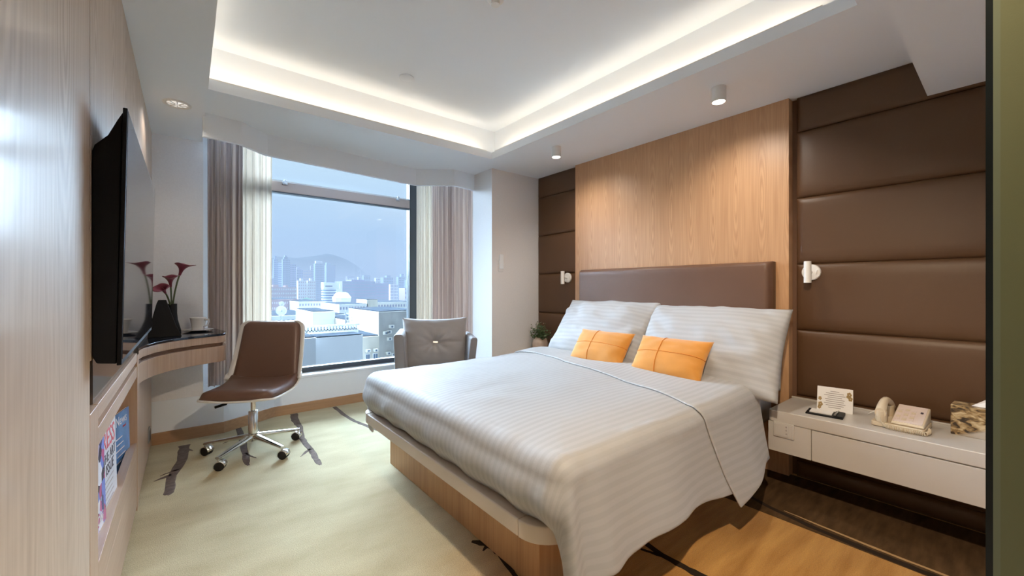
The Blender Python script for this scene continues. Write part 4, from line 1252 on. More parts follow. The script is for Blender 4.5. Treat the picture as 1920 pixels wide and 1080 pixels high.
# ------------------------------------------------------------------ desk
DK = [(-0.199, 2.918), (-0.185, 3.02), (-0.14, 3.17), (-0.07, 3.29), (0.02, 3.375), (0.11, 3.43), (0.175, 3.465), (0.205, 3.495), (0.222, 3.545), (0.226, 3.62), (0.218, 3.72), (0.20, 3.82), (0.18, 3.93), (-0.199, 3.93)]
dk = empty('corner_desk', (0.0, 3.6, 0), 'curved oak corner desk with black glass top', 'desk')
def dpoly(inset):
    c = Vector((-0.02, 3.65))
    return [(p[0] - (inset if p[0] > -0.19 else 0), p[1] + (inset * 0.6 if p[1] < 3.5 and p[0] > -0.19 else 0) - 3.6) for p in DK]
def dprism(name, inset, z0, z1, m, bevel=0.002):
    bm = bmesh.new(); prism(bm, dpoly(inset), z0, z1); return build(name, bm, m, dk, bevel=bevel)
dprism('glass_top', 0.0, 0.816, 0.831, M['black_glass'])
dprism('upper_band', 0.003, 0.768, 0.8155, M['cab_oak'])
dprism('groove', 0.022, 0.7445, 0.7675, M['groove'], 0)
dprism('lower_band', 0.003, 0.636, 0.744, M['cab_oak'])
ZD = 0.831

# black stand beside the television
r = empty('leather_stand', (-0.11, 3.46, ZD), 'black leather easel stand on the desk beside the television', 'stand')
bm = bmesh.new()
A = [(-0.085, 0), (0.085, 0), (0.055, 0.07), (0.012, 0.215), (0.004, 0.24), (-0.036, 0.24), (-0.045, 0.215), (-0.075, 0.07)]
lean = 0.32
a = [bm.verts.new((x, z * lean, z)) for x, z in A]; b = [bm.verts.new((x, z * lean + 0.012, z)) for x, z in A]
bm.faces.new(a); bm.faces.new(b[::-1])
for i in range(len(A)):
    j = (i + 1) % len(A); bm.faces.new((a[i], b[i], b[j], a[j]))
build('front_board', bm, M['black'], r, bevel=0.003)
bm = bmesh.new()
yb = 0.24 * lean
a = [bm.verts.new(v) for v in ((-0.036, yb + 0.014, 0.236), (0.004, yb + 0.014, 0.236), (0.06, 0.17, 0), (-0.08, 0.17, 0))]
b = [bm.verts.new(v) for v in ((-0.036, yb + 0.024, 0.236), (0.004, yb + 0.024, 0.236), (0.06, 0.182, 0), (-0.08, 0.182, 0))]
bm.faces.new(a); bm.faces.new(b[::-1])
for i in range(4): bm.faces.new((a[i], b[i], b[(i + 1) % 4], a[(i + 1) % 4]))
build('rear_leg', bm, M['black'], r)

# vase and callas
VP = Vector((-0.083, 3.80, ZD))
r = empty('bud_vase', VP, 'slim black vase with flared foot on the desk', 'vase')
bm = bmesh.new(); lathe(bm, [(0.052, 0), (0.053, 0.012), (0.046, 0.04), (0.034, 0.09), (0.030, 0.14), (0.030, 0.205), (0.026, 0.205), (0.026, 0.10), (0.02, 0.08)], 28); build('body', bm, M['black'], r, smooth='auto', angle=60)
def calla(tip, open_dir, size, label, low=0.12):
    """tip: world point of the flower base; built in a thing rooted in the vase"""
    o = empty('calla_lily', VP + Vector((0, 0, low)), label, 'flower', 'burgundy calla lilies')
    t = tip - o.location
    bm = bmesh.new()
    c = [Vector((t.x * 0.05, t.y * 0.05, 0)), Vector((t.x * .18, t.y * .18, t.z * .35)), Vector((t.x * .5, t.y * .5, t.z * .72)), t]
    pts = []
    for k in range(13):
        s = k / 12
        pts.append((1 - s) ** 3 * c[0] + 3 * s * (1 - s) ** 2 * c[1] + 3 * s * s * (1 - s) * c[2] + s ** 3 * c[3])
    tube(bm, pts, 0.0052, 8)
    build('stem', bm, M['stem'], o, smooth=True)
    # spathe: funnel flaring, longer on one side
    d = (pts[-1] - pts[-3]).normalized()
    od = Vector(open_dir); od = (od - d * od.dot(d)).normalized(); sd = d.cross(od)
    bm = bmesh.new()
    nr, na = 12, 26
    rows = []
    for i in range(nr + 1):
        v = i / nr
        row = []
        for k in range(na):
            a = 2 * PI * k / na
            ca = math.cos(a)
            rad = size * (0.075 + 0.08 * v + 0.42 * v ** 3.2) * (1 + 0.55 * max(0, ca) ** 2 * v ** 3)
            h = size * (1.0 * v + 0.10 * max(0, ca) ** 3 * v ** 3 - 0.34 * v ** 2 * max(0, -ca) * 0.4)
            wv = 0.05 * size * math.sin(3 * a + 1) * v ** 3
            row.append(bm.verts.new(t - d * 0.004 + d * (h + wv) + (od * ca + sd * math.sin(a) * 0.8) * rad))
        rows.append(row)
    for x_, y_ in zip(rows, rows[1:]):
        for k in range(na):
            j = (k + 1) % na
            bm.faces.new((x_[k], x_[j], y_[j], y_[k]))
    bm.faces.new(rows[0][::-1])
    sp = build('spathe', bm, M['spathe'], o, smooth=True)
    q = sp.modifiers.new('t', 'SOLIDIFY'); q.thickness = 0.0015
    bm = bmesh.new(); tube(bm, [t + d * size * .15, t + d * size * .45, t + d * size * .75], [0.005, 0.006, 0.003], 8)
    build('spadix', bm, M['spathe'], o, smooth=True)
    return o
calla(aty(337, 515, 3.78), (0.9, -0.5, 0.1), 0.088, 'tallest burgundy calla lily bending to the right in the vase', 0.15)
calla(aty(320, 537, 3.77), (0.6, -0.8, 0), 0.084, 'middle burgundy calla lily standing upright in the vase', 0.15)
calla(aty(310, 549, 3.70), (-0.7, -0.6, 0.2), 0.070, 'lowest burgundy calla lily leaning towards the television', 0.15)

# cup and saucer
CP = Vector((0.066, 3.775, ZD))
bm = bmesh.new(); lathe(bm, [(0.03, 0.0), (0.05, 0.002), (0.085, 0.010), (0.093, 0.014), (0.090, 0.016), (0.05, 0.007), (0.01, 0.006)], 36)
tag(build('saucer', bm, M['porcelain'], smooth=True, loc=CP), 'white saucer under the coffee cup on the desk', 'saucer')
r = empty('coffee_cup', CP + Vector((0, 0, 0.0072)), 'white porcelain coffee cup on the saucer', 'cup')
bm = bmesh.new(); lathe(bm, [(0.028, 0), (0.036, 0.004), (0.040, 0.03), (0.049, 0.088), (0.0515, 0.095), (0.049, 0.095), (0.046, 0.085), (0.037, 0.03), (0.03, 0.012)], 36); build('body', bm, M['porcelain'], r, smooth=True)
bm = bmesh.new(); tube(bm, [Vector((0.046 * CT, -0.046 * ST, 0.078)), Vector((0.078 * CT, -0.078 * ST, 0.080)), Vector((0.080 * CT, -0.080 * ST, 0.066)), Vector((0.068 * CT, -0.068 * ST, 0.036)), Vector((0.038 * CT, -0.038 * ST, 0.026))], [0.007, 0.007, 0.006, 0.006, 0.006], 10); build('handle', bm, M['porcelain'], r, smooth=True)

# ------------------------------------------------------------------ office chair
ch = empty('office_chair', (0.365, 3.36, 0), 'tan leather swivel office chair with white shell and polished base', 'chair', rz=math.radians(-32))
def cprof(v):
    """centre line of the shell: local y (back +), z and tangent"""
    pts = [(-0.265, 0.418), (-0.20, 0.408), (-0.08, 0.404), (0.06, 0.406), (0.155, 0.410), (0.218, 0.424), (0.240, 0.475), (0.254, 0.56), (0.275, 0.68), (0.298, 0.80), (0.312, 0.895)]
    f = v * (len(pts) - 1); k = min(len(pts) - 2, int(f)); s = f - k
    def P(i): i = max(0, min(len(pts) - 1, i)); return Vector(pts[i])
    p0, p1, p2, p3 = P(k - 1), P(k), P(k + 1), P(k + 2)
    return 0.5 * ((2 * p1) + (p2 - p0) * s + (2 * p0 - 5 * p1 + 4 * p2 - p3) * s * s + (3 * p1 - p0 - 3 * p2 + p3) * s ** 3)
def chw(v):
    if v < 0.10: return 0.13 + 0.105 * math.sqrt(1 - (1 - v / 0.10) ** 2)
    if v < 0.5: return 0.235 + 0.027 * (v - 0.1) / 0.4
    return 0.262 - 0.030 * ((v - 0.5) / 0.5) ** 1.2 - (0.05 * ((v - 0.94) / 0.06) ** 2 if v > 0.94 else 0)
def csurf(u, v, off=0.0, wscale=1.0):
    p = cprof(v); q = cprof(min(1, v + 0.01)) - cprof(max(0, v - 0.01)); q.normalize()
    n_ = Vector((-q.y, q.x))            # pointing up over the seat, forward over the back
    cup = 0.085 * math.exp(-((v - 0.50) / 0.13) ** 2) + 0.012 + (0.045 * math.exp(-((v - 0.66) / 0.16) ** 2))
    o_ = off + cup * abs(u) ** 3.2
    return Vector((u * chw(v) * wscale, p.x + n_.x * o_, p.y + n_.y * o_))
bm = bmesh.new(); grid(bm, lambda a, b: csurf(a * 2 - 1, b), 28, 60)
o = build('shell', bm, M['white_plastic'], ch, smooth=True)
q = o.modifiers.new('t', 'SOLIDIFY'); q.thickness = 0.012; q.offset = 0
def cpad(name, v0, v1, T_, ws):
    bm = bmesh.new()
    nu, nv = 26, 26
    def P(i, j, side):
        a, b = i / nu * 2 - 1, j / nv * 2 - 1
        # rounded rectangle mapping
        v = v0 + (v1 - v0) * (j / nv)
        rnd = 1 - 0.10 * abs(b) ** 8
        t = max(0, 1 - abs(a) ** 8) ** 0.5 * max(0, 1 - abs(b) ** 8) ** 0.5
        return csurf(a * ws * rnd, v, 0.008 + (T_ * (0.45 + 0.55 * (1 - 0.3 * a * a)) * t if side else 0.0))
    Fr = [[bm.verts.new(P(i, j, 1)) for j in range(nv + 1)] for i in range(nu + 1)]
    Bk = [[Fr[i][j] if i in (0, nu) or j in (0, nv) else bm.verts.new(P(i, j, 0)) for j in range(nv + 1)] for i in range(nu + 1)]
    for G in (Fr, Bk):
        for i in range(nu):
            for j in range(nv):
                try: bm.faces.new((G[i][j], G[i + 1][j], G[i + 1][j + 1], G[i][j + 1]))
                except ValueError: pass
    return build(name, bm, M['leather_chair'], ch, smooth=True)
cpad('seat', 0.005, 0.47, 0.072, 0.965)
cpad('backrest', 0.525, 0.998, 0.050, 0.885)
box('seat_plate', -0.09, 0.09, -0.11, 0.10, 0.378, 0.396, M['black'], ch, bevel=0.004)
bm = bmesh.new(); lathe(bm, [(0.0, 0.105), (0.030, 0.105), (0.030, 0.285), (0.026, 0.29), (0.0, 0.29)], 24); build('column_sleeve', bm, M['chrome'], ch, smooth='auto')
bm = bmesh.new(); lathe(bm, [(0.0, 0.285), (0.016, 0.285), (0.016, 0.38), (0.0, 0.38)], 20); build('gas_column', bm, M['chrome'], ch, smooth='auto')
bm = bmesh.new(); lathe(bm, [(0.0, 0.078), (0.036, 0.080), (0.042, 0.10), (0.038, 0.128), (0.032, 0.132), (0.0, 0.132)], 24); build('hub', bm, M['chrome'], ch, smooth='auto')
bm = bmesh.new()
ld = Matrix.Rotation(math.radians(32), 3, 'Z') @ Vector((-0.80, 0.25, 0)).normalized()
tube(bm, [Vector((0, 0, 0.375)) + ld * 0.06, Vector((0, 0, 0.362)) + ld * 0.15, Vector((0, 0, 0.350)) + ld * 0.16, Vector((0, 0, 0.332)) + ld * 0.225], [0.005, 0.005, 0.009, 0.009], 8)
build('height_lever', bm, M['black'], ch, smooth='auto')
for k in range(5):
    a = math.radians(9 + 72 * k + 32)
    d = Vector((math.cos(a), math.sin(a), 0)); s_ = Vector((-d.y, d.x, 0))
    bm = bmesh.new()
    prev = None
    for t in [0.03, 0.10, 0.20, 0.27, 0.305]:
        f = (t - 0.03) / 0.275
        w, hh = 0.026 - 0.010 * f, 0.030 - 0.014 * f
        c = d * t + Vector((0, 0, 0.112 - 0.034 * f))
        sec = [bm.verts.new(c + s_ * (w * math.cos(q)) + Vector((0, 0, hh * 0.5 * math.sin(q) * (1.0 if math.sin(q) > 0 else 1.3)))) for q in [2 * PI * j / 10 for j in range(10)]]
        if prev:
            for j in range(10): bm.faces.new((prev[j], prev[(j + 1) % 10], sec[(j + 1) % 10], sec[j]))
        else: bm.faces.new(sec[::-1])
        prev = sec
    bm.faces.new(prev)
    lg = build('leg', bm, M['chrome'], ch, smooth='auto')
    # caster: stem, twin wheels and a hood
    ca = a + (0.9, -0.7, 1.3, 0.4, -1.1)[k]
    ax = Vector((math.cos(ca), math.sin(ca), 0)); fw = Vector((-ax.y, ax.x, 0))
    c0 = d * 0.298
    bm = bmesh.new(); tube(bm, [c0 + Vector((0, 0, 0.045)), c0 + Vector((0, 0, 0.082))], 0.007, 10); build('caster_stem', bm, M['chrome'], lg, smooth='auto')
    cc = c0 + fw * 0.012 + Vector((0, 0, 0.029))
    for sg in (-1, 1):
        bm = bmesh.new(); tube(bm, [cc + ax * sg * 0.007, cc + ax * sg * 0.010, cc + ax * sg * 0.022, cc + ax * sg * 0.026], [0.026, 0.029, 0.029, 0.022], 22); build('wheel', bm, M['black_rubber'], lg, smooth='auto')
    bm = bmesh.new()
    rows = []
    for q in range(13):
        an = math.radians(-20 + 200 * q / 12)
        rr = 0.032
        rows.append([bm.verts.new(cc + fw * (-rr * math.cos(an)) + Vector((0, 0, rr * math.sin(an))) + ax * w) for w in (-0.027, 0.027)])
    for x_, y_ in zip(rows, rows[1:]): bm.faces.new((x_[0], x_[1], y_[1], y_[0]))
    hd = build('caster_hood', bm, M['chrome'], lg, smooth=True)
    q = hd.modifiers.new('t', 'SOLIDIFY'); q.thickness = 0.003

# ------------------------------------------------------------------ armchair by the window
AC = Vector((1.70, 3.18, 0))
arm = empty('armchair', AC, 'grey upholstered armchair with flared arms behind the bed', 'armchair', rz=math.radians(-27))
def slab(name, pts_in, thick, z0, z1, m, flare=0.0):
    """upright padded slab along a polyline, leaning outwards by flare"""
    bm = bmesh.new()
    P = [Vector(p) for p in pts_in]
    n = len(P)
    rows = []
    for i in range(n):
        d = (P[min(i + 1, n - 1)] - P[max(i - 1, 0)]).normalized()
        nn = Vector((d.y, -d.x))
        sec = []
        for (a, zz) in ((0, 0), (0, 0.97), (0.2, 1.0), (0.8, 1.0), (1, 0.97), (1, 0)):
            z = z0 + (z1 - z0) * zz
            q = P[i] + nn * (thick * a + flare * zz)
            sec.append(bm.verts.new((q.x, q.y, z)))
        rows.append(sec)
    for a, b in zip(rows, rows[1:]):
        for k in range(6): bm.faces.new((a[k], a[(k + 1) % 6], b[(k + 1) % 6], b[k]))
    bm.faces.new(rows[0]); bm.faces.new(rows[-1][::-1])
    return build(name, bm, m, arm, bevel=0.012, seg=3)
slab('arm_rest', [(-0.215, 0.26), (-0.22, 0.0), (-0.225, -0.24)], 0.085, 0.20, 0.775, M['grey_fabric_dark'], flare=0.030)
slab('arm_rest', [(0.225, -0.24), (0.22, 0.0), (0.215, 0.26)], 0.06, 0.20, 0.735, M['grey_fabric_dark'], flare=0.060)
slab('back', [(0.25, 0.265), (0.0, 0.285), (-0.25, 0.265)], 0.06, 0.20, 0.76, M['grey_fabric_dark'], flare=0.05)
bm = bmesh.new(); prism(bm, rounded_rect(-0.213, 0.213, -0.28, 0.26, 0.05), 0.27, 0.43); build('seat_cushion', bm, M['grey_fabric'], arm, bevel=0.03, seg=4)
box('seat_base', -0.215, 0.215, -0.26, 0.26, 0.20, 0.269, M['grey_fabric_dark'], arm, bevel=0.008)
for sx_ in (-1, 1):
    for sy_ in (-1, 1):
        bm = bmesh.new(); tube(bm, [(sx_ * 0.22, sy_ * 0.21, 0.205), (sx_ * 0.25, sy_ * 0.24, 0.0)], [0.018, 0.010], 12); build('leg', bm, M['groove'], arm, smooth='auto')
cu, sf = pillow('back_cushion', 0.58, 0.46, 0.17, AC + Vector((0.015, 0.03, 0.435)), math.radians(14), M['grey_fabric'], 'grey tufted cushion with silver buckle resting in the armchair', 'cushion', None, 77, concave=0.06, wr=0.006, yaw=math.radians(63), nu=48, nv=40)
# tuft: pull the middle in and add radial creases
me = cu.data
for v in me.vertices:
    a, b = -v.co.y / 0.29, (v.co.z - 0.23) / 0.23
    if v.co.x < 0:
        rr = math.hypot(a, b); th = math.atan2(b, a)
        dip = 0.045 * math.exp(-(rr / 0.22) ** 2) + 0.007 * math.cos(th * 9) * math.exp(-((rr - 0.3) / 0.28) ** 2) + 0.010 * math.exp(-(b / 0.035) ** 2) * max(0, 1 - abs(a) ** 4)
        v.co.x += dip
box('buckle', -0.052, -0.040, -0.022, 0.022, 0.221, 0.239, M['steel'], cu, bevel=0.002)

# ------------------------------------------------------------------ the city outside
GZ = -32.0
def cmat(name, c, **k): return mat(name, c, 0.9, spec=0.0, **k)
CM = {
 'blue': cmat('blue_grey_render', (0.20, 0.26, 0.36)), 'white': cmat('pale_render', (0.62, 0.62, 0.60)), 'pink': cmat('pinkish_render', (0.42, 0.33, 0.34)),
 'violet': cmat('violet_grey_render', (0.25, 0.25, 0.36)), 'roof': cmat('pale_roof', (0.50, 0.52, 0.54)), 'concrete': cmat('concrete_outdoor', (0.36, 0.36, 0.35), var=((0.6, 0.6, 0.3), 0.15)),
 'cream': cmat('cream_render', (0.56, 0.52, 0.44), var=((0.5, 0.5, 0.2), 0.12)), 'glass': mat('dark_window', (0.10, 0.14, 0.20), 0.25), 'band': cmat('white_band', (0.68, 0.70, 0.72)),
 'ground': cmat('city_ground', (0.13, 0.15, 0.15), var=((0.02, 0.02, 0.02), 0.3)), 'hill': cmat('wooded_hill', (0.016, 0.022, 0.026), var=((0.01, 0.01, 0.01), 0.25)), 'tree': cmat('street_tree', (0.05, 0.09, 0.07)),
 'deck': cmat('bitumen_roof', (0.028, 0.034, 0.042), var=((0.4, 0.4, 0.4), 0.3)), 'steel': mat('weathered_steel', (0.22, 0.24, 0.26), 0.6), 'dish': cmat('dish_white', (0.6, 0.62, 0.64)), 'litwall': cmat('white_wall', (0.70, 0.72, 0.74), var=((0.3, 0.3, 0.3), 0.05)),  # roof cover colour set very dark against sun glare
}
g_ = box('city_ground', -2500, 4200, 30, 4200, GZ - 1, GZ, CM['ground'])
tag(g_, 'distant street level of the city', 'ground', kind='structure')
def building(px0, px1, top, Y, label, m, depth=None, win=None, bot=GZ, group='towers on the skyline', steps=None, name='tower_block', roofm=None):
    a, b = aty(px0, top, Y), aty(px1, top, Y)
    w = b.x - a.x
    depth = depth or w * 0.8
    h = a.z - bot
    r = empty(name, ((a.x + b.x) / 2, Y + depth / 2, bot), label, 'building', group)
    box('body', -w / 2, w / 2, -depth / 2, depth / 2, 0, h, CM[m], r)
    if Y < 260:
        box('roof_deck', -w / 2 + 0.02 * w, w / 2 - 0.02 * w, -depth / 2 + 0.02 * depth, depth / 2 - 0.02 * depth, h, h + 0.12, CM['deck'], r)  # dark cover added on near roofs so the sun does not blow them out
    if steps:
        for (f0, f1, ph) in steps:      # roof-top volumes in fractions of the width
            hh = ph * Y / 800.0
            box('roof_block', -w / 2 + w * f0, -w / 2 + w * f1, -depth / 2 + 0.15 * depth, depth / 2 - 0.15 * depth, h, h + hh, CM[roofm or m], r)
    if win:
        nx, nz, fx, fz, wm = win
        bm = bmesh.new()
        t = max(0.05, Y * 0.0005)
        for i in range(nx):
            for j in range(nz):
                cx = -w / 2 + w * (i + 0.5) / nx; cz = h - (h * min(1.0, (75.0 * Y / 800.0) / h)) * (j + 0.6) / nz
                hx, hz = w / nx * fx / 2, (h * min(1.0, (75.0 * Y / 800.0) / h)) / nz * fz / 2
                if cz - hz < 0: continue
                abox(bm, cx - hx, cx + hx, -depth / 2 - t, -depth / 2, cz - hz, cz + hz)
        o = build('windows', bm, CM[wm], r); o['kind'] = 'stuff'
    return r
# far ridge
bm = bmesh.new()
ridge = [(380, 520), (440, 500), (500, 487), (519, 481), (537, 482), (555, 484), (572, 482), (589, 480), (603, 477.5), (613, 475.5), (622, 477), (638, 482), (655, 493), (665, 503), (675, 513), (690, 522), (720, 530), (790, 536), (900, 539)]
YM = 2600.0
fr_, bk_ = [], []
HB = Vector(((aty(613, 540, YM)).x, YM + 300, GZ))
rows = []
for q in range(7):
    f = q / 6
    row = []
    for (px, py) in ridge:
        p = aty(px, py, YM + 300)
        zt_ = p.z + 6 * N(px * 0.05, q, 1)
        h = GZ + (zt_ - GZ) * math.sin(f * PI) ** 0.8 if q not in (0, 6) else GZ
        if q == 3: h = p.z
        row.append(bm.verts.new((p.x - HB.x, (f - 0.5) * 900, h - GZ)))
    rows.append(row)
for a, b in zip(rows, rows[1:]):
    for k in range(len(ridge) - 1): bm.faces.new((a[k], a[k + 1], b[k + 1], b[k]))
tag(build('mountain', bm, CM['hill'], smooth=True, loc=HB), 'hazy blue mountain ridge beyond the city', 'mountain')
tw = 'skyline towers'
building(513, 521, 486, 760, 'narrow blue tower at the left end of the skyline', 'blue', win=(3, 22, .5, .5, 'glass'), steps=[(.2, .7, 6)])
building(520, 529, 491, 780, 'blue tower just right of the leftmost skyline tower', 'blue', win=(4, 20, .55, .5, 'white'))
building(530, 544, 486, 740, 'tall blue tower with stepped crown on the left skyline', 'blue', win=(5, 22, .45, .55, 'glass'), steps=[(.15, .75, 4), (.3, .6, 7)])
building(544, 555, 495, 790, 'flat topped blue tower right of the stepped crown', 'violet', win=(4, 20, .5, .5, 'glass'))
building(556, 568, 505, 900, 'low violet tower between the blue towers and the twin towers', 'violet', win=(4, 14, .5, .5, 'glass'), steps=[(.1, .5, 4)])
building(566, 584, 506, 980, 'pinkish tower behind the white twin towers', 'pink', win=(6, 12, .5, .4, 'violet'))
building(583, 592, 498, 1000, 'slim violet tower right of the pinkish tower', 'violet', win=(3, 16, .5, .5, 'glass'))
building(591, 607, 494, 860, 'broad blue tower with light top in the skyline centre', 'blue', win=(6, 22, .45, .5, 'glass'), steps=[(.1, .9, 5)], roofm='white')
building(612, 629, 497, 880, 'broad blue tower right of the light topped tower', 'blue', win=(6, 20, .5, .5, 'violet'), steps=[(.05, .5, 5)])
building(607, 613, 508, 1050, 'narrow far tower between the two broad blue towers', 'violet', win=(2, 12, .5, .5, 'glass'))
building(559, 575, 526, 520, 'left one of the white twin towers', 'white', win=(4, 12, .35, .5, 'pink'), steps=[(.3, .6, 4)], group='white twin towers')
building(577, 592, 526, 520, 'right one of the white twin towers', 'white', win=(4, 12, .35, .5, 'pink'), steps=[(.3, .6, 4)], group='white twin towers')
building(505, 556, 538, 430, 'low pinkish block with rows of small windows', 'pink', win=(15, 9, .5, .42, 'white'), group='mid city blocks', steps=[(.15, .35, 4), (.6, .7, 3)], name='city_block')
building(642, 704, 527, 600, 'long violet block with horizontal stripes', 'violet', win=(1, 10, .98, .4, 'blue'), steps=[(.3, .7, 3)], group='mid city blocks', name='city_block')
building(704, 729, 531, 620, 'right wing of the long striped violet block', 'violet', win=(1, 9, .96, .4, 'blue'), group='mid city blocks', name='city_block')
building(651, 664, 518, 1100, 'pale far block above the long striped block', 'violet', win=(5, 5, .5, .5, 'white'))
building(672, 681, 519, 1050, 'small pale tower under the crane', 'white', win=(3, 5, .5, .5, 'violet'))
building(682, 694, 516, 1000, 'small dark blue tower right of the crane', 'blue', win=(4, 6, .5, .5, 'glass'))
building(705, 716, 521, 1100, 'pale tower right of the crane', 'white', win=(4, 8, .5, .5, 'violet'))
building(719, 737, 520, 820, 'blue tower on the right skyline', 'blue', win=(6, 10, .5, .5, 'glass'), steps=[(.4, .8, 4)])
building(732, 746, 533, 640, 'pale low tower on the right skyline', 'white', win=(5, 8, .45, .5, 'violet'))
building(747, 759, 519, 780, 'slim blue tower with spire block on the right skyline', 'blue', win=(4, 12, .5, .5, 'glass'), steps=[(.5, .9, 6)])
building(762, 772, 525, 760, 'last blue tower at the right window edge', 'blue', win=(3, 10, .5, .5, 'glass'))
building(759, 790, 540, 560, 'pinkish low block at the right window edge', 'pink', win=(9, 5, .5, .5, 'white'), group='mid city blocks', name='city_block')
# crane
p = aty(676, 519, 1054)
r = empty('tower_crane', (p.x, 1054, aty(676, 519, 1050).z - 0.12), 'tower crane on the skyline', 'crane')
bm = bmesh.new(); tube(bm, [(0, 0, 0), (0, 0, 16)], 0.9, 4); build('mast', bm, CM['steel'], r)
bm = bmesh.new(); tube(bm, [(-6, 0, 12), (14, 0, 32)], 0.7, 4); build('jib', bm, CM['steel'], r)
bm = bmesh.new(); tube(bm, [(-6, 0, 12), (1, 0, 22), (8, 0, 26)], 0.35, 4); build('tie_rod', bm, CM['steel'], r)
# striped round tower
a, b = aty(607, 546, 300), aty(634, 546, 300)
R_ = (b.x - a.x) / 2
r = empty('round_tower', ((a.x + b.x) / 2, 300 + R_, GZ), 'round glass tower with white floor bands', 'building', 'mid city blocks')
ztop = aty(620, 541, 300).z - GZ
bm = bmesh.new(); lathe(bm, [(R_ * 1.02, 0), (R_ * 1.0, ztop * .5), (R_ * .95, ztop)], 28); build('body', bm, CM['blue'], r, smooth='auto')
for k in range(9):
    z = ztop - 0.8 - k * 1.75
    bm = bmesh.new(); lathe(bm, [(R_ * .97, z), (R_ * 1.06, z), (R_ * 1.06, z + .7), (R_ * .97, z + .7)], 28, cap=False); build('floor_band', bm, CM['band'], r)
bm = bmesh.new()
prism(bm, rounded_rect(-R_ * 1.0, R_ * 1.35, -R_ * .8, R_ * .8, R_ * .3), ztop, ztop + 4.3); build('crown', bm, CM['litwall'], r)
bm = bmesh.new(); abox(bm, -R_ * .75, R_ * .25, -R_ * .82, -R_ * .8, ztop + 1.3, ztop + 2.0); build('crown_slot', bm, CM['glass'], r)
# white dome
p = aty(647, 566, 230)
r = empty('dome_building', (p.x, 236, GZ), 'white faceted dome roof in the middle of the view', 'building', 'mid city blocks')
zb = p.z - GZ
bm = bmesh.new(); lathe(bm, [(4.6, 0), (4.6, zb)], 10); build('drum', bm, CM['white'], r)
bm = bmesh.new(); lathe(bm, [(4.8, zb), (5.2, zb + 2.2), (3.4, zb + 4.6), (2.2, zb + 5.2)], 10); build('dome', bm, CM['litwall'], r)
# nearer roofs
def roofblk(px0, px1, top, Y, depth, m, label, win=None, name='roof_block_building'):
    return building(px0, px1, top, Y, label, m, depth=depth, win=win, group='nearby rooftops', name='rooftop_building')
roofblk(505, 560, 562, 210, 40, 'pink', 'far low rooftops left of the round tower', win=(14, 8, .4, .4, 'white'))
roofblk(560, 612, 566, 190, 40, 'white', 'pale rooftops left of the round tower', win=(10, 8, .4, .4, 'violet'))
roofblk(636, 690, 571, 150, 25, 'white', 'pale terrace roofs below the dome', win=(10, 6, .5, .4, 'violet'))
roofblk(688, 708, 562, 150, 12, 'cream', 'small cream stair tower on the terrace roofs')
roofblk(708, 780, 567, 160, 20, 'white', 'pale long roof at the right below the skyline', win=(14, 6, .5, .4, 'violet'))
roofblk(500, 587, 593, 110, 25, 'roof', 'low grey roof behind the satellite dishes', win=(10, 4, .5, .4, 'glass'))
roofblk(586, 628, 585, 78, 14, 'litwall', 'pale blue white block in front of the round tower')
roofblk(628, 646, 590, 84, 10, 'roof', 'grey recessed block beside the scaffolded roof')
rs = roofblk(646, 694, 600, 72, 12, 'cream', 'cluttered roof with pipes and scaffolding', win=(6, 5, .45, .4, 'glass'))
rg = roofblk(710, 790, 585, 58, 14, 'concrete', 'plain concrete gable wall at the right of the view')
ry = roofblk(679, 711, 632, 50, 10, 'cream', 'weathered cream facade with two windows')
rw = roofblk(592, 680, 634, 44, 3.0, 'litwall', 'large blank white wall below the window')
rl = roofblk(540, 592.2, 637, 43.2, 16, 'roof', 'pale side wall left of the blank white wall')
rr_ = roofblk(565, 672, 622, 52, 4, 'litwall', 'white parapet with balusters behind the blank wall')
# balusters on that parapet
pa, pb = aty(575, 612, 52), aty(668, 630, 52)
hh = rr_.location
for k in range(17):
    x = pa.x + (pb.x - pa.x) * k / 16
    zb_ = (aty(600, 622, 52).z)
    box('baluster', x - hh.x - 0.09, x - hh.x + 0.09, -2.0, -1.8, zb_ - GZ, zb_ - GZ + 0.55, CM['litwall'], rr_)
box('coping', pa.x - hh.x - 0.4, pb.x - hh.x + 0.4, -2.05, -1.75, zb_ - GZ + 0.55, zb_ - GZ + 0.75, CM['litwall'], rr_)
# windows on the cream facade and the concrete wall
def fwindow(root, px0, px1, py0, py1, Y):
    a, b = aty(px0, py0, Y), aty(px1, py1, Y)
    L = root.location
    f = box('window', a.x - L.x, b.x - L.x, Y - L.y - 0.12, Y - L.y - 0.001, b.z - L.z, a.z - L.z, CM['white'], root)
    w, h = b.x - a.x, a.z - b.z
    for k in (-1, 1):
        box('pane', k * w * .24 - w * .17, k * w * .24 + w * .17, -0.10, -0.06, h * .12, h * .85, CM['glass'], f)
fwindow(ry, 685, 693, 663, 674, 50); fwindow(ry, 699, 708, 662, 673, 50)
def acunit(root, px, py, Y, s=0.5):
    a = aty(px, py, Y); L = root.location
    o = box('air_conditioner', a.x - L.x - s * .6, a.x - L.x + s * .6, Y - L.y - 0.5, Y - L.y - 0.001, a.z - L.z - s * .4, a.z - L.z + s * .4, CM['white'], root)
    bm = bmesh.new(); lathe(bm, [(s * .28, 0), (s * .28, 0.02)], 12)
    bmesh.ops.rotate(bm, verts=bm.verts, cent=(0, 0, 0), matrix=Matrix.Rotation(PI / 2, 3, 'X'))
    build('fan_grille', bm, CM['glass'], o, loc=(0, -0.255, s * .4))
acunit(ry, 689, 657, 50, .4); acunit(ry, 703, 656, 50, .4)
for (px, py) in ((722, 624), (728, 622), (729, 635), (727, 662), (736, 664), (733, 612)): acunit(rg, px, py, 58, .55)
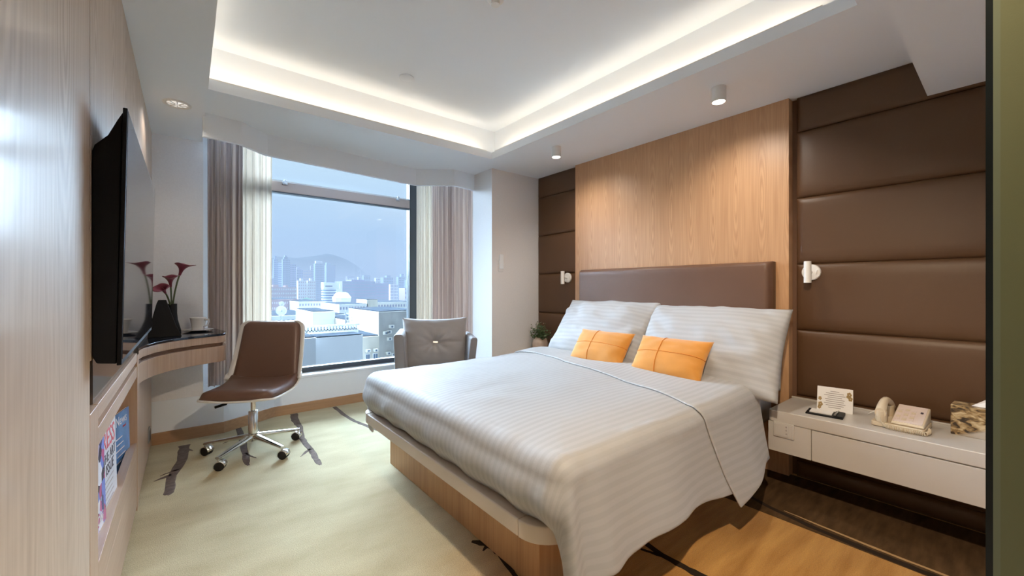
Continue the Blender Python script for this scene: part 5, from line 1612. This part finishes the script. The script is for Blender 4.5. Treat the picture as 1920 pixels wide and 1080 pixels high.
# scaffold pipes and poles on the cluttered roof
L = rs.location
for k in range(9):
    a = aty(648 + 5.4 * k, 586 + (k % 3) * 2, 71)
    bm = bmesh.new(); tube(bm, [(0, 0, -2.2), (0, 0, 0)], 0.06, 5); build('pole', bm, CM['steel'], rs, loc=(a.x - L.x, 71 - L.y - 0.4, a.z - L.z))
for py in (588, 594, 600, 606):
    a, b = aty(648, py, 70.9), aty(694, py, 70.9)
    bm = bmesh.new(); tube(bm, [(0, 0, 0), (b.x - a.x, 0, 0)], 0.05, 5); build('rail', bm, CM['dish'], rs, loc=(a.x - L.x, 70.9 - L.y - 0.4, a.z - L.z))
a = aty(648, 583, 60); 
bm = bmesh.new(); tube(bm, [(0, 0, -6.0), (0, 0, 0)], 0.07, 6)
r = build('antenna_pole', bm, CM['steel'], loc=(a.x, 60, a.z)); r.location.z = a.z
tag(r, 'thin dark pole rising in front of the cluttered roof', 'pole')
# satellite dishes
for (px, py, R_, lb) in ((527, 583, 9, 'larger satellite dish on the roof by the curtain'), (528, 570, 4.6, 'smaller satellite dish above the large one')):
    p = aty(px, py, 95)
    sc = 95 / 850.0
    r = empty('satellite_dish', (p.x, 95, p.z - R_ * sc * 1.4), lb, 'dish', 'satellite dishes')
    bm = bmesh.new(); lathe(bm, [(R_ * sc, 0.28 * R_ * sc), (R_ * sc * .75, .15 * R_ * sc), (R_ * sc * .4, .04 * R_ * sc), (0.02, 0)], 24, cap=False)
    bmesh.ops.rotate(bm, verts=bm.verts, cent=(0, 0, 0), matrix=Matrix.Rotation(PI / 2 - .2, 3, 'X'))
    o = build('reflector', bm, CM['dish'], r, smooth=True, loc=(0, 0, R_ * sc * 1.4)); q = o.modifiers.new('t', 'SOLIDIFY'); q.thickness = 0.04
    bm = bmesh.new(); tube(bm, [(0, 0.2, -2.5), (0, 0.2, R_ * sc * 1.3)], 0.09, 8); build('mast', bm, CM['steel'], r)
# trees between the blocks
for k, (px, py, Y, s_) in enumerate(((573, 562, 330, 4.2), (581, 565, 325, 4.0), (590, 566, 330, 3.8), (568, 568, 320, 3.6))):
    p = aty(px, py, Y)
    bm = bmesh.new(); bmesh.ops.create_icosphere(bm, subdivisions=2, radius=s_)
    for v in bm.verts: v.co *= 1 + 0.25 * N(v.co.x * .5, v.co.y * .5, v.co.z * .5 + k)
    r = empty('street_tree', (p.x, Y, GZ), ['rounded tree crown just right of the twin towers', 'second tree crown right of the twin towers', 'tree crown nearest the round tower', 'tree crown in front of the left twin tower'][k], 'tree', 'trees between the towers')
    build('crown', bm, CM['tree'], r, smooth=True, loc=(0, 0, p.z - GZ - s_ * .6))
    bm = bmesh.new(); tube(bm, [(0, 0, 0), (0, 0, p.z - GZ - s_)], 0.5, 6); build('trunk', bm, CM['tree'], r)

# the city goes on to both sides of what the window shows
rg_ = random.Random(3)
bm = bmesh.new()
for k in range(120):
    px = rg_.choice([rg_.uniform(230, 500), rg_.uniform(800, 1080)])
    Y = rg_.uniform(140, 950)
    p = aty(px, 540, Y)
    w, d_ = rg_.uniform(12, 26), rg_.uniform(10, 20)
    top = GZ + rg_.uniform(14, 30) + (rg_.uniform(0, 45) if Y > 420 else 0)
    abox(bm, p.x - w / 2, p.x + w / 2, Y, Y + d_, GZ, top)
o = build('distant_city_blocks', bm, CM['violet'])
tag(o, 'further pale city blocks either side of the window view', 'buildings', kind='stuff')

# haze between the towers: air that dims what lies behind it and emits its own glow in place of scattered daylight
hz_m = bpy.data.materials.new('city_haze'); hz_m.use_nodes = True
t = hz_m.node_tree; t.nodes.clear()
o_ = t.nodes.new('ShaderNodeOutputMaterial'); ab = t.nodes.new('ShaderNodeVolumeAbsorption'); em = t.nodes.new('ShaderNodeEmission'); ad = t.nodes.new('ShaderNodeAddShader')
SIG = 1 / 600.0
ab.inputs['Color'].default_value = (0, 0, 0, 1); ab.inputs['Density'].default_value = SIG
em.inputs['Color'].default_value = (0.50, 0.67, 0.95, 1); em.inputs['Strength'].default_value = SIG * 0.68
t.links.new(ab.outputs[0], ad.inputs[0]); t.links.new(em.outputs[0], ad.inputs[1]); t.links.new(ad.outputs[0], o_.inputs['Volume'])
hz = box('haze', -2600, 4300, 36, 4300, GZ - 2, 64, hz_m)
tag(hz, 'pale blue haze over the city', 'haze', kind='stuff')
